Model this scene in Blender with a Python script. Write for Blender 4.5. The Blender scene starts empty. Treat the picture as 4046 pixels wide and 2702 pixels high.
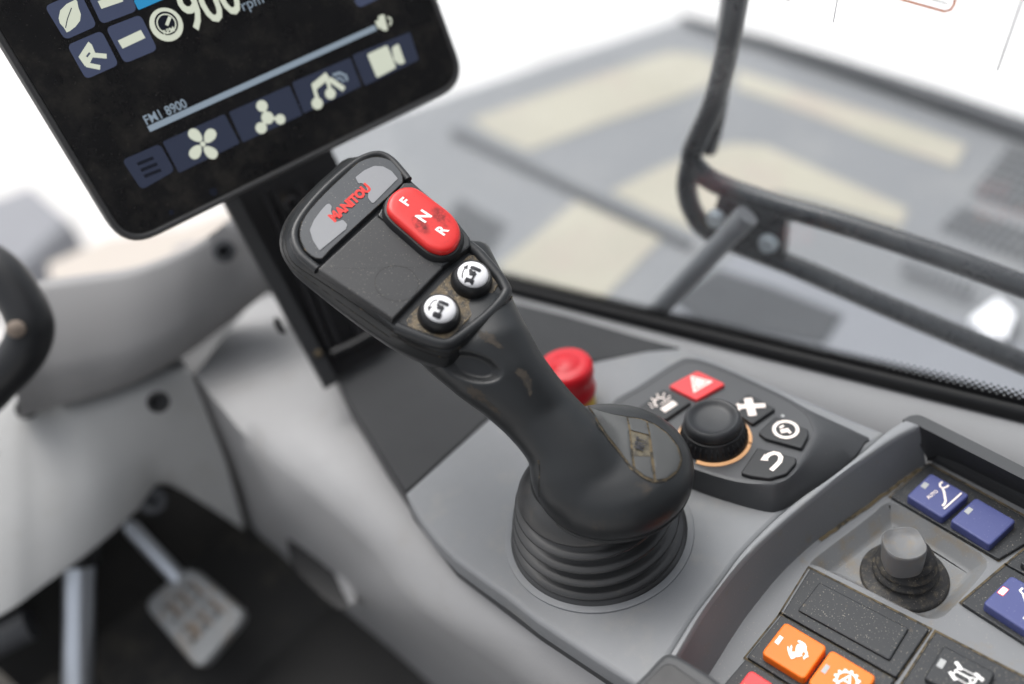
import bpy, bmesh, math, random
from mathutils import Vector, Matrix
from mathutils.bvhtree import BVHTree
from mathutils.geometry import tessellate_polygon, delaunay_2d_cdt
random.seed(7)
sc = bpy.context.scene
COL = sc.collection

# ------------------------------------------------------------------ camera
FPX, CXP, CYP = 3500.0, 2023.0, 1351.0
CAM = Vector((-0.21961988, -0.23969378, 0.40656862))
AX = Vector((0.66558018, -0.72239706, -0.18747137))
AY = Vector((0.56390629, 0.32222594, 0.76038157))
AZ = Vector((-0.48888927, -0.61181119, 0.62183145))
cd = bpy.data.cameras.new('camera')
cd.sensor_width = 36.0
cd.lens = FPX / 4046.0 * 36.0
cd.clip_start = 0.02
cd.clip_end = 300.0
cd.dof.use_dof = True
cd.dof.focus_distance = 0.470
cd.dof.aperture_fstop = 2.1
cam = bpy.data.objects.new('camera', cd)
COL.objects.link(cam)
M = Matrix((AX, AY, AZ)).transposed().to_4x4()
M.translation = CAM
cam.matrix_world = M
sc.camera = cam

# ------------------------------------------------------------------ light
SUN_EL, SUN_AZ = math.radians(66), math.radians(20)     # azimuth measured from +Y (forward) towards +X (right)
w = bpy.data.worlds.new('World')
sc.world = w
w.use_nodes = True
nt = w.node_tree
bg = nt.nodes['Background']
sky = nt.nodes.new('ShaderNodeTexSky')
sky.sky_type = 'NISHITA'
sky.sun_disc = False
sky.sun_elevation = SUN_EL
sky.sun_rotation = SUN_AZ
sky.air_density = 1.0
sky.dust_density = 6.0
sky.ozone_density = 1.0
hs = nt.nodes.new('ShaderNodeHueSaturation')
hs.inputs['Saturation'].default_value = 0.22
nt.links.new(sky.outputs['Color'], hs.inputs['Color'])
nt.links.new(hs.outputs['Color'], bg.inputs['Color'])
bg.inputs['Strength'].default_value = 0.115
sl = bpy.data.lights.new('sun', 'SUN')
sl.energy = 0.8
sl.angle = math.radians(60)
sl.color = (1.0, 0.97, 0.93)
sun = bpy.data.objects.new('sun', sl)
COL.objects.link(sun)
sd = Vector((math.sin(SUN_AZ) * math.cos(SUN_EL), math.cos(SUN_AZ) * math.cos(SUN_EL), math.sin(SUN_EL)))
sun.rotation_euler = (-sd).to_track_quat('-Z', 'Y').to_euler()
sun.location = sd * 5
sc.view_settings.view_transform = 'Standard'
sc.view_settings.look = 'None'
sc.view_settings.gamma = 1.0
sc.view_settings.exposure = 1.12

# ------------------------------------------------------------------ pixel helpers
def crop(ox, oy, s):
    return lambda x, y: (ox + x * s, oy + y * s)
V = crop(0, 0, 1.72317)
c1 = crop(0, 0, .8518); c2 = crop(1000, 500, .6376); c3 = crop(1900, 1200, .8290); c4 = crop(2500, 1500, .7665)
c5 = crop(1800, 0, .9566); c6 = crop(0, 700, .7016); c7 = crop(0, 1600, .8518)
cA = crop(2000, 1900, .3507); cB = crop(2400, 1300, .4783); cC = crop(3300, 1600, .3826)
cD = crop(2500, 2150, .3521); cE = crop(3246, 2150, .3521); cG = crop(100, 0, .5102); cH = crop(900, 0, .4464)
cI = crop(850, 700, .5102)

def ray(p):
    return AX * ((p[0] - CXP) / FPX) - AY * ((p[1] - CYP) / FPX) - AZ
def PL(p, z):                      # pixel -> point on a level plane
    d = ray(p)
    return CAM + d * ((z - CAM.z) / d.z)
def PD(p, t):                      # pixel -> point at a depth
    return CAM + ray(p) * t
def PP(p, o, n):                   # pixel -> point on any plane
    d = ray(p)
    return CAM + d * ((o - CAM).dot(n) / d.dot(n))
def pls(pts, z, f=V):
    return [PL(f(*q), z) for q in pts]

# ------------------------------------------------------------------ materials
def S(r, g, b):
    f = lambda c: (c / 255 / 12.92) if c / 255 <= .04045 else ((c / 255 + .055) / 1.055) ** 2.4
    return (f(r), f(g), f(b))

def mat(name, col, rough=.5, metal=0., bump=0., bscale=900., var=0., vscale=25., dust=None, spec=.36, coat=0.,
        emit=None, estr=1., rvar=0., specks=None, trans=0.):
    m = bpy.data.materials.new(name)
    m.use_nodes = True
    N = m.node_tree.nodes; L = m.node_tree.links
    b = N['Principled BSDF']
    b.inputs['Roughness'].default_value = rough
    b.inputs['Metallic'].default_value = metal
    b.inputs['Specular IOR Level'].default_value = spec
    b.inputs['Coat Weight'].default_value = coat
    if trans: b.inputs['Transmission Weight'].default_value = trans
    tc = N.new('ShaderNodeTexCoord')
    rgb = N.new('ShaderNodeRGB'); rgb.outputs[0].default_value = (*col, 1)
    cur = rgb.outputs[0]
    def noise(sca, det=3., rg=.55):
        n = N.new('ShaderNodeTexNoise'); n.inputs['Scale'].default_value = sca
        n.inputs['Detail'].default_value = det; n.inputs['Roughness'].default_value = rg
        L.new(tc.outputs['Object'], n.inputs['Vector']); return n.outputs['Fac']
    def ramp(src, a, c_):
        r = N.new('ShaderNodeMapRange'); r.inputs['From Min'].default_value = a; r.inputs['From Max'].default_value = c_
        r.interpolation_type = 'SMOOTHSTEP'
        L.new(src, r.inputs['Value']); return r.outputs['Result']
    def mixc(fac, a, c_):
        x = N.new('ShaderNodeMix'); x.data_type = 'RGBA'
        L.new(fac, x.inputs['Factor']); L.new(a, x.inputs['A'])
        if isinstance(c_, tuple): x.inputs['B'].default_value = (*c_, 1)
        else: L.new(c_, x.inputs['B'])
        return x.outputs['Result']
    def scale(src, k):
        x = N.new('ShaderNodeMath'); x.operation = 'MULTIPLY'; x.inputs[1].default_value = k
        L.new(src, x.inputs[0]); return x.outputs[0]
    if var:
        cur = mixc(scale(ramp(noise(vscale, 4.), .35, .7), var), cur, tuple(min(1, c * 1.5 + .004) for c in col))
        cur = mixc(scale(ramp(noise(vscale * .37 + 3, 2.), .45, .75), var), cur, tuple(c * .6 for c in col))
    if dust:
        dcol, lo, hi, dsc, amt = dust
        cur = mixc(scale(ramp(noise(dsc, 6., .7), lo, hi), amt), cur, dcol)
    if specks:
        scol, lo, ssc, amt = specks; ssc *= 2.6; amt *= .55; lo += .005
        cur = mixc(scale(ramp(noise(ssc, 1.), lo, lo + .04), amt), cur, scol)
    L.new(cur, b.inputs['Base Color'])
    if rvar:
        x = N.new('ShaderNodeMapRange'); x.inputs['To Min'].default_value = max(0.02, rough - rvar); x.inputs['To Max'].default_value = min(1, rough + rvar)
        L.new(noise(60, 5., .65), x.inputs['Value']); L.new(x.outputs['Result'], b.inputs['Roughness'])
    if bump:
        bp = N.new('ShaderNodeBump'); bp.inputs['Strength'].default_value = bump; bp.inputs['Distance'].default_value = .0004
        L.new(noise(bscale, 3.), bp.inputs['Height']); L.new(bp.outputs['Normal'], b.inputs['Normal'])
    if emit:
        b.inputs['Emission Color'].default_value = (*emit, 1); b.inputs['Emission Strength'].default_value = estr
    return m

DUST = (.20, .15, .085)
LDUST = (.42, .38, .31)
MT = {}
MT['console'] = mat('grey_plastic', (.19, .197, .206), .52, bump=.3, bscale=1700, var=.16, vscale=13, dust=((.27, .26, .235), .50, .72, 34, .30), specks=(LDUST, .74, 330, .35), rvar=.08)
MT['rail'] = mat('rail_plastic', (.215, .222, .232), .5, bump=.3, bscale=1700, var=.12, vscale=20, dust=((.27, .26, .235), .50, .72, 40, .3), specks=(LDUST, .75, 300, .3))
MT['tray'] = mat('tray_plastic', (.17, .176, .184), .55, bump=.12, bscale=1300, var=.10, vscale=18, dust=(DUST, .58, .75, 70, .45), specks=(LDUST, .70, 380, .5))
MT['recess'] = mat('recess_plastic', (.17, .175, .18), .55, bump=.12, bscale=1300, dust=(DUST, .45, .72, 75, .55), specks=(LDUST, .68, 420, .5))
MT['dark'] = mat('dark_plastic', (.034, .035, .037), .66, spec=.22, bump=.15, bscale=1200, var=.15, vscale=12, specks=(LDUST, .73, 350, .25), rvar=.08)
MT['black'] = mat('black_plastic', (.014, .0145, .016), .42, bump=.1, bscale=1200, var=.2, vscale=15, rvar=.1)
MT['postblack'] = mat('post_black', (.012, .012, .0135), .45, bump=.08, bscale=900, var=.25, vscale=22, dust=(DUST, .6, .8, 35, .35))
MT['trim'] = mat('trim_grey', (.05, .052, .055), .5, bump=.1, var=.1)
MT['cover'] = mat('pale_plastic', (.275, .275, .279), .55, bump=.3, bscale=900, var=.10, vscale=16, dust=((.22, .205, .18), .52, .75, 24, .3))
MT['bowl'] = mat('bowl_plastic', (.215, .215, .219), .5, bump=.08, bscale=700, var=.06, vscale=6)
MT['shroud'] = mat('shroud_plastic', (.40, .405, .405), .6, bump=.3, bscale=900, var=.10, vscale=16, dust=((.30, .28, .25), .52, .75, 22, .3))
MT['grip'] = mat('grip_rubber', (.0155, .0172, .0188), .40, bump=.16, bscale=1500, var=.22, vscale=28, dust=((.06, .047, .035), .60, .72, 55, .5), rvar=.09)
MT['shell'] = mat('head_plastic', (.021, .0225, .0245), .38, bump=.12, bscale=1500, var=.15, vscale=40, specks=(LDUST, .715, 420, .35), rvar=.08)
MT['pad'] = mat('pad_plastic', (.031, .032, .034), .48, bump=.2, bscale=1600, var=.10, vscale=45, specks=(LDUST, .695, 480, .6), rvar=.06)
MT['traybtn'] = mat('dusty_plate', (.045, .044, .043), .6, bump=.25, bscale=1300, dust=(DUST, .36, .64, 260, .8), specks=((.34, .28, .19), .60, 480, 1.2))
MT['window'] = mat('smoked_lens', (.048, .053, .060), .42, bump=.02, specks=(LDUST, .69, 480, .5), rvar=.1)
MT['plate'] = mat('frosted_plate', (.235, .242, .255), .45, bump=.03, var=.06, vscale=60, specks=(LDUST, .72, 400, .4))
MT['redlet'] = mat('red_print', (.62, .018, .012), .45, var=.2, vscale=900)
MT['rocker'] = mat('red_rocker', (.60, .022, .020), .33, bump=.05, bscale=1500, var=.05, vscale=60, specks=((.12, .02, .02), .70, 420, .6), rvar=.07)
MT['white'] = mat('white_print', (.86, .85, .83), .5)
MT['whitecap'] = mat('white_button', (.80, .80, .82), .16, bump=.01, rvar=.06, specks=((.45, .4, .33), .73, 420, .5))
MT['ink'] = mat('black_print', (.02, .02, .024), .4, var=.5, vscale=900)
MT['seam'] = mat('seam_dirt', (.012, .011, .010), .8, dust=(DUST, .56, .68, 260, .8))
MT['dirt'] = mat('packed_dirt', (.11, .085, .05), .9, bump=.5, bscale=900, dust=((.03, .028, .024), .45, .6, 220, .9))
MT['badgedirt'] = mat('badge_dirt', (.12, .105, .075), .9, bump=.4, dust=((.05, .048, .043), .4, .65, 300, .8))
MT['badge'] = mat('badge_plastic', (.06, .062, .062), .5, bump=.15, bscale=1400, var=.14, vscale=60)
MT['boot'] = mat('boot_rubber', (.026, .0265, .0275), .34, spec=.55, bump=.12, bscale=900, var=.2, vscale=40, dust=((.075, .062, .045), .58, .74, 80, .45), rvar=.1)
MT['sboot'] = mat('dusty_rubber', (.026, .026, .027), .5, bump=.2, bscale=900, dust=((.15, .125, .085), .46, .74, 230, .6), specks=(LDUST, .68, 420, .6))
MT['scap'] = mat('worn_cap', (.14, .142, .145), .5, bump=.2, bscale=900, dust=(DUST, .48, .75, 160, .5))
MT['pod'] = mat('pod_plastic', (.056, .058, .062), .44, bump=.14, bscale=1300, var=.08, vscale=14, specks=(LDUST, .74, 350, .2), rvar=.06)
MT['key'] = mat('key_rubber', (.021, .022, .024), .5, bump=.12, bscale=1300)
MT['knob'] = mat('knob_black', (.012, .0125, .014), .42, bump=.12, bscale=1300)
MT['knobtop'] = mat('knob_top', (.024, .0255, .028), .42, bump=.14, bscale=1300)
MT['glow'] = mat('warm_ring', (.72, .42, .22), .4, emit=(1, .5, .22), estr=.12)
MT['icon'] = mat('lit_icon', (.86, .76, .70), .5)
MT['iconw'] = mat('white_icon', (.88, .87, .85), .45)
MT['redkey'] = mat('red_key', (.72, .045, .05), .42, bump=.1, bscale=1400)
MT['orange'] = mat('orange_key', (.80, .17, .012), .42, bump=.12, bscale=1400, specks=((.4, .12, .03), .72, 420, .4))
MT['blue'] = mat('blue_key', (.060, .071, .195), .42, bump=.14, bscale=1400, var=.08, vscale=50, specks=((.4, .4, .45), .71, 420, .4))
MT['plateblk'] = mat('module_plate', (.024, .026, .029), .5, bump=.16, bscale=1400, dust=(DUST, .63, .78, 110, .35), specks=(LDUST, .675, 430, .7))
MT['led'] = mat('led_window', (.36, .37, .37), .35)
MT['ledon'] = mat('led_lit', (.8, .75, .7), .4, emit=(1, .85, .75), estr=.6)
MT['ledrim'] = mat('led_red', (.8, .1, .08), .4, emit=(1, .05, .03), estr=.5)
MT['estop'] = mat('stop_red', (.58, .012, .022), .35, rvar=.05)
MT['yellow'] = mat('yellow_collar', (.75, .50, .08), .5)
MT['bezel'] = mat('bezel_black', (.055, .055, .056), .45, bump=.08, bscale=1200, var=.2, vscale=30, dust=((.09, .075, .055), .58, .75, 60, .5))
MT['glass'] = mat('screen_glass', (.0125, .0125, .0132), .20, spec=.5, rvar=.12, var=.5, vscale=14, dust=((.040, .037, .033), .45, .72, 45, .8), specks=((.10, .09, .08), .70, 260, .6))
EM = .50
def screen(name, c, k=1.0, dif=.25):
    m = mat(name, tuple(x * dif for x in c), .22, emit=c, estr=EM * k, rvar=.08)
    return m
MT['tile'] = screen('screen_tile', S(70, 77, 100), .75)
MT['tiledim'] = screen('screen_tile_dim', S(56, 62, 80), .62)
MT['sicon'] = screen('screen_icon', S(208, 213, 196), .8)
MT['sbar'] = screen('screen_bar', S(136, 150, 163), .8)
MT['sdark'] = screen('screen_dark', S(30, 33, 43), .6)
MT['sblue'] = screen('screen_blue', S(50, 140, 190), .8)
MT['seal'] = mat('seal_rubber', (.008, .0085, .0095), .5, bump=.1)
MT['dot'] = mat('frit_dot', (.012, .012, .013), .5)
MT['sill'] = mat('sill_plastic', (.27, .273, .28), .5, bump=.1, bscale=700, var=.08, vscale=10, specks=(LDUST, .74, 250, .3))
MT['guard'] = mat('guard_paint', (.020, .022, .025), .28, spec=.7, var=.03, vscale=12, rvar=.08)
MT['arm'] = mat('arm_grey', (.15, .155, .163), .45, var=.1)
MT['steel'] = mat('bolt_steel', (.60, .65, .68), .4, metal=.6)
MT['rod'] = mat('rod_steel', (.60, .64, .70), .35, metal=.85)
MT['floor'] = mat('floor_mat', (.022, .0215, .021), .7, bump=.4, bscale=300, dust=((.10, .088, .068), .50, .72, 11, .7))
MT['pedal'] = mat('pedal_metal', (.30, .31, .315), .5, metal=.2, var=.2, vscale=40, dust=((.30, .22, .14), .52, .68, 45, .6))
MT['pedaldirt'] = mat('pedal_slot', (.23, .185, .15), .7, var=.4, vscale=60)
MT['deck'] = mat('hood_grey', (.165, .170, .177), .5, var=.08, vscale=4, dust=((.27, .265, .25), .5, .8, 6, .35))
MT['cream'] = mat('cream_paint', (.33, .31, .25), .6, var=.15, vscale=6, dust=((.33, .28, .24), .48, .72, 7, .75))
MT['deckdark'] = mat('hood_edge', (.055, .058, .064), .5, var=.1)
MT['gap'] = mat('dark_gap', (.04, .043, .048), .6)
MT['deckside'] = mat('hood_side', (.18, .187, .205), .5, var=.15, vscale=5)
MT['hole'] = mat('grille_hole', (.045, .047, .052), .7)
MT['ground'] = mat('pale_yard', (.54, .53, .52), .9, var=.25, vscale=.45, dust=((.42, .40, .38), .52, .75, .8, .6))
MT['block'] = mat('grey_block', (.19, .197, .215), .8, var=.1, vscale=3)
MT['tan'] = mat('tan_block', (.40, .365, .33), .9, var=.1, vscale=3)
MT['wheel'] = mat('wheel_black', (.016, .017, .019), .4, var=.1)
MT['line'] = mat('print_line', (.25, .25, .27), .6)
MT['oline'] = mat('orange_line', (.75, .22, .08), .6)
MT['shadewall'] = mat('shade_wall_dark', (.03, .03, .032), .9, bump=.4, bscale=300)  # dark tone of the shading slab added behind the camera

def glass_mat():
    m = bpy.data.materials.new('window_pane'); m.use_nodes = True
    N = m.node_tree.nodes; L = m.node_tree.links
    for n in list(N): N.remove(n)
    o = N.new('ShaderNodeOutputMaterial'); t = N.new('ShaderNodeBsdfTransparent'); t.inputs[0].default_value = (.95, .965, .975, 1)
    g = N.new('ShaderNodeBsdfGlossy'); g.inputs['Roughness'].default_value = .03
    d = N.new('ShaderNodeBsdfDiffuse'); d.inputs[0].default_value = (.75, .76, .78, 1)
    tr = N.new('ShaderNodeBsdfTranslucent'); tr.inputs[0].default_value = (.8, .81, .83, 1)
    lwt = N.new('ShaderNodeLayerWeight'); lwt.inputs['Blend'].default_value = .5; pw = N.new('ShaderNodeMath'); pw.operation = 'POWER'; pw.inputs[1].default_value = 5.0; L.new(lwt.outputs['Facing'], pw.inputs[0]); f = N.new('ShaderNodeMapRange'); f.inputs['To Min'].default_value = .015; f.inputs['To Max'].default_value = .5; L.new(pw.outputs[0], f.inputs['Value'])
    a = N.new('ShaderNodeMixShader'); L.new(f.outputs[0], a.inputs[0]); L.new(t.outputs[0], a.inputs[1]); L.new(g.outputs[0], a.inputs[2])
    b = N.new('ShaderNodeAddShader')
    mx = N.new('ShaderNodeMixShader'); mx.inputs[0].default_value = .5; L.new(d.outputs[0], mx.inputs[1]); L.new(tr.outputs[0], mx.inputs[2])
    tc = N.new('ShaderNodeTexCoord'); no = N.new('ShaderNodeTexNoise'); no.inputs['Scale'].default_value = 9; no.inputs['Detail'].default_value = 6
    L.new(tc.outputs['Object'], no.inputs['Vector'])
    mr = N.new('ShaderNodeMapRange'); mr.inputs['From Min'].default_value = .3; mr.inputs['From Max'].default_value = .75; mr.inputs['To Min'].default_value = .006; mr.inputs['To Max'].default_value = .045
    L.new(no.outputs['Fac'], mr.inputs['Value'])
    mm = N.new('ShaderNodeMixShader'); L.new(mr.outputs[0], mm.inputs[0]); L.new(a.outputs[0], mm.inputs[1]); L.new(mx.outputs[0], mm.inputs[2])
    L.new(mm.outputs[0], o.inputs[0])
    return m
MT['pane'] = glass_mat()

# ------------------------------------------------------------------ mesh helpers
class MB:
    def __init__(s): s.v = []; s.f = []
    def add(s, vs, fs):
        o = len(s.v); s.v += [Vector(x) for x in vs]; s.f += [tuple(i + o for i in f) for f in fs]; return s
    def loft(s, rings, cap0=True, cap1=True, closed=True):
        n = len(rings[0]); vs = [p for r in rings for p in r]; fs = []
        for k in range(len(rings) - 1):
            for i in range(n if closed else n - 1):
                j = (i + 1) % n
                fs.append((k * n + i, k * n + j, (k + 1) * n + j, (k + 1) * n + i))
        if cap0 and closed: fs.append(tuple(range(n - 1, -1, -1)))
        if cap1 and closed: fs.append(tuple(range((len(rings) - 1) * n, len(rings) * n)))
        return s.add(vs, fs)
    def poly(s, pts): return s.add(pts, [tuple(range(len(pts)))])
    def lathe(s, o, prof, ax=Vector((0, 0, 1)), n=48, shift=None, sx=1., sy=1., cap=True):
        ax = ax.normalized(); u = ax.orthogonal().normalized() if abs(ax.z) < .999 else Vector((1, 0, 0)); w_ = ax.cross(u)
        rings = []
        for r, h in prof:
            r = max(r, 1e-5); c = o + ax * h + (shift(h) if shift else Vector())
            rings.append([c + u * (r * sx * math.cos(2 * math.pi * i / n)) + w_ * (r * sy * math.sin(2 * math.pi * i / n)) for i in range(n)])
        return s.loft(rings, cap, cap)
    def tube(s, path, r, n=10, cap=True):
        path = [Vector(p) for p in path]; rs = r if isinstance(r, (list, tuple)) else [r] * len(path)
        rings = []; up = None
        for i, p in enumerate(path):
            t = (path[min(i + 1, len(path) - 1)] - path[max(i - 1, 0)]).normalized()
            if up is None: up = t.orthogonal().normalized()
            up = (up - t * up.dot(t)).normalized(); w_ = t.cross(up)
            rings.append([p + (up * math.cos(2 * math.pi * k / n) + w_ * math.sin(2 * math.pi * k / n)) * rs[i] for k in range(n)])
        return s.loft(rings, cap, cap)
    def box(s, o, ex, ey, ez):
        vs = [o + ex * a + ey * b + ez * c for c in (0, 1) for b in (0, 1) for a in (0, 1)]
        return s.add(vs, [(0, 2, 3, 1), (4, 5, 7, 6), (0, 1, 5, 4), (2, 6, 7, 3), (0, 4, 6, 2), (1, 3, 7, 5)])
    def slab(s, pts, nrm, thick, bevel=0., segs=3):
        nrm = nrm.normalized(); ux = nrm.orthogonal().normalized(); uy = nrm.cross(ux); o = pts[0]
        q = [((p - o).dot(ux), (p - o).dot(uy)) for p in pts]
        area = sum(q[i][0] * q[(i + 1) % len(q)][1] - q[(i + 1) % len(q)][0] * q[i][1] for i in range(len(q)))
        hs_ = [(p - o).dot(nrm) for p in pts]
        if area < 0: q = q[::-1]; hs_ = hs_[::-1]
        mk = lambda qq, h: [o + ux * a + uy * b + nrm * (h + hh) for (a, b), hh in zip(qq, hs_)]
        rings = [mk(q, -thick)]
        if bevel:
            for k in range(segs + 1):
                a = math.pi / 2 * k / segs
                rings.append(mk(inset(q, bevel * (1 - math.cos(a))), -bevel + bevel * math.sin(a)))
        else: rings.append(mk(q, 0))
        return s.loft(rings)
    def ribbon(s, pts, wid, nrm, closed=False):
        pts = [Vector(p) for p in pts]; nrm = nrm.normalized(); n = len(pts); a = []; b = []
        for i, p in enumerate(pts):
            if closed: t = (pts[(i + 1) % n] - pts[i - 1]).normalized()
            else: t = (pts[min(i + 1, n - 1)] - pts[max(i - 1, 0)]).normalized()
            d = nrm.cross(t).normalized() * wid / 2
            a.append(p + d); b.append(p - d)
        fs = []
        for i in range(n if closed else n - 1):
            j = (i + 1) % n; fs.append((i, n + i, n + j, j))
        return s.add(a + b, fs)
    def build(s, name, m, parent=None, smooth=40, recalc=True, base=None):
        off = Vector()
        if parent is not None: off = Vector(parent.get('_w', (0, 0, 0)))
        elif base is not None: off = Vector(base)
        me = bpy.data.meshes.new(name)
        me.from_pydata([v - off for v in s.v], [], s.f)
        if recalc:
            bm = bmesh.new(); bm.from_mesh(me); bmesh.ops.recalc_face_normals(bm, faces=bm.faces[:]); bm.to_mesh(me); bm.free()
        if smooth:
            me.polygons.foreach_set('use_smooth', [True] * len(me.polygons))
            me.set_sharp_from_angle(angle=math.radians(smooth))
            me.polygons.foreach_set('use_smooth', [len(p.vertices) <= 4 for p in me.polygons])
        me.materials.append(MT[m] if isinstance(m, str) else m)
        o = bpy.data.objects.new(name, me); COL.objects.link(o)
        if parent is not None:
            o.parent = parent; o['_w'] = tuple(off)
        else:
            o.location = off; o['_w'] = tuple(off)
        return o

def inset(q, d):
    n = len(q); out = []
    for i in range(n):
        p0, p1, p2 = q[i - 1], q[i], q[(i + 1) % n]
        a = Vector((p1[0] - p0[0], p1[1] - p0[1])); b = Vector((p2[0] - p1[0], p2[1] - p1[1]))
        if a.length < 1e-9 or b.length < 1e-9: out.append(p1); continue
        a.normalize(); b.normalize()
        na = Vector((-a.y, a.x)); nb = Vector((-b.y, b.x)); m = na + nb
        if m.length < 1e-6: m = na
        m.normalize(); c = max(.4, m.dot(na))
        out.append((p1[0] + m.x * d / c, p1[1] + m.y * d / c))
    return out

def rounded(pts, r, seg=4):
    pts = [Vector(p) for p in pts]; n = len(pts); out = []
    for i in range(n):
        p = pts[i]; a = (pts[i - 1] - p); b = (pts[(i + 1) % n] - p)
        ra = min(r, a.length * .45, b.length * .45)
        A_ = p + a.normalized() * ra; B_ = p + b.normalized() * ra
        for k in range(seg + 1):
            t = k / seg; out.append(A_ * (1 - t) ** 2 + p * (2 * t * (1 - t)) + B_ * t ** 2)
    return out

def spline(pts, k=4, closed=False):
    pts = [Vector(p) for p in pts]; n = len(pts); out = []
    for i in range(n if closed else n - 1):
        g = (lambda j: pts[j % n]) if closed else (lambda j: pts[max(0, min(n - 1, j))])
        a, b, c, d = g(i - 1), g(i), g(i + 1), g(i + 2)
        for s_ in range(k):
            t = s_ / k
            out.append(.5 * ((2 * b) + (c - a) * t + (2 * a - 5 * b + 4 * c - d) * t * t + (3 * b - a - 3 * c + d) * t ** 3))
    if not closed: out.append(pts[-1])
    return out

def root(name, label, cat, loc, group=None):
    o = bpy.data.objects.new(name, None); COL.objects.link(o); o.location = loc; o['_w'] = tuple(loc)
    o.empty_display_size = .01
    o['label'] = label; o['category'] = cat
    if group: o['group'] = group
    return o
def tag(o, label, cat, group=None):
    o['label'] = label; o['category'] = cat
    if group: o['group'] = group
    return o
def struct(o): o['kind'] = 'structure'; return o

def text(s, o, ux, uy, hgt, m, parent, name='lettering', bold=0., shear=0., space=1., sx=1., align='CENTER'):
    cu = bpy.data.curves.new('t', 'FONT'); cu.body = s; cu.size = 1.; cu.align_x = align; cu.align_y = 'CENTER'
    cu.offset = bold; cu.shear = shear; cu.space_character = space; cu.resolution_u = 3
    ob = bpy.data.objects.new('t', cu); COL.objects.link(ob)
    dg = bpy.context.evaluated_depsgraph_get(); me = bpy.data.meshes.new_from_object(ob.evaluated_get(dg))
    vs = [v.co.copy() for v in me.vertices]; fs = [tuple(p.vertices) for p in me.polygons]
    bpy.data.objects.remove(ob); bpy.data.curves.remove(cu); bpy.data.meshes.remove(me)
    k = hgt / .72
    b = MB(); b.add([o + ux * (v.x * k * sx) + uy * (v.y * k) for v in vs], fs)
    return b.build(name, m, parent, smooth=0, recalc=False)

def disc_pts(c, u, v, r, n=24, a0=0., a1=2 * math.pi):
    return [c + u * (r * math.cos(a0 + (a1 - a0) * i / n)) + v * (r * math.sin(a0 + (a1 - a0) * i / n)) for i in range(n)]
UP = Vector((0, 0, 1)); X = Vector((1, 0, 0)); Y = Vector((0, 1, 0))

# ================================================================== SETTING
ZG = -1.9
g = MB(); g.poly([Vector(p) for p in ((-80, -80, ZG), (80, -80, ZG), (80, 80, ZG), (-80, 80, ZG))])
struct(g.build('ground', 'ground', smooth=0))

# cab floor with the toe board
f = MB()
pr = [(-.9, -.30), (.34, -.30), (.62, -.16), (.64, -.16), (.64, -.19), (.36, -.33), (-.9, -.33)]
f.loft([[Vector((x, y, z)) for y, z in pr] for x in (-.75, -.05)])
struct(f.build('cab_floor', 'floor', smooth=0))

# unseen slab for rear wall and seat, added and sized to shade the console
bw = MB(); bw.box(Vector((-.48, -.80, -.9)), Vector((.96, 0, 0)), Vector((0, .05, 0)), Vector((0, 0, 1.9)))
struct(bw.build('rear_shade_wall', 'shadewall', smooth=0))

# ------------------------------------------------------------------ side console
con = root('side_console', 'grey moulded side console that carries the joystick and the switch tray', 'console', (0, 0, -.30))
edge_l = [(1500, 1600), (1400, 1535), (1300, 1470), (1228, 1422), (1160, 1368), (1095, 1322), (1038, 1280), (995, 1235), (960, 1190), (937, 1150), (929, 1129)]
rail_o = [(1400, 215), (1310, 272), (1200, 365), (1000, 522), (880, 602), (760, 700), (660, 795), (560, 900), (450, 1050), (330, 1205), (250, 1330), (160, 1480), (60, 1660)]
rail_i = [(1478, 240), (1400, 275), (1290, 340), (1085, 485), (890, 640), (770, 742), (650, 850), (540, 965), (425, 1110), (345, 1225), (275, 1345), (190, 1490), (100, 1660)]
base_i = [(1512, 440), (1450, 470), (1345, 545), (1130, 700), (960, 820), (850, 915), (745, 1020), (655, 1130), (575, 1235), (505, 1340), (450, 1430), (380, 1540), (300, 1680)]
ZT = -.026
far = [(1130, 948), (1250, 870), (1357, 828), (1480, 803), (1559, 796), (1610, 812), (1800, 893), (1960, 962), (2015, 984)]
top = pls(edge_l, 0) + pls(far, 0) + pls(rail_o[1:-1], -.0, c4)
b = MB(); b.slab(top, UP, .014, .003)
b.build('top_panel', 'console', con)
# rail strip and tray wall
b = MB()
ro = spline(pls(rail_o, .004, c4), 3); ri = spline(pls(rail_i, .004, c4), 3); bi = spline(pls(base_i, ZT, c4), 3)
lo = [p - UP * .006 for p in ro]
mid1 = [p * .8 + q * .2 + UP * .0008 for p, q in zip(ro, ri)]; mid2 = [p * .2 + q * .8 + UP * .0008 for p, q in zip(ro, ri)]
wl = [q + (p2 - q) * .08 - UP * .0005 for q, p2 in zip(ri, bi)]
b.loft([lo, ro, mid1, mid2, ri, wl], closed=False)
b.build('rail', 'rail', con, recalc=False, smooth=50)
b = MB(); b.loft([wl, [a * .5 + c * .5 for a, c in zip(wl, bi)], bi], closed=False)
b.build('tray_wall', 'tray', con, recalc=False)
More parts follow.
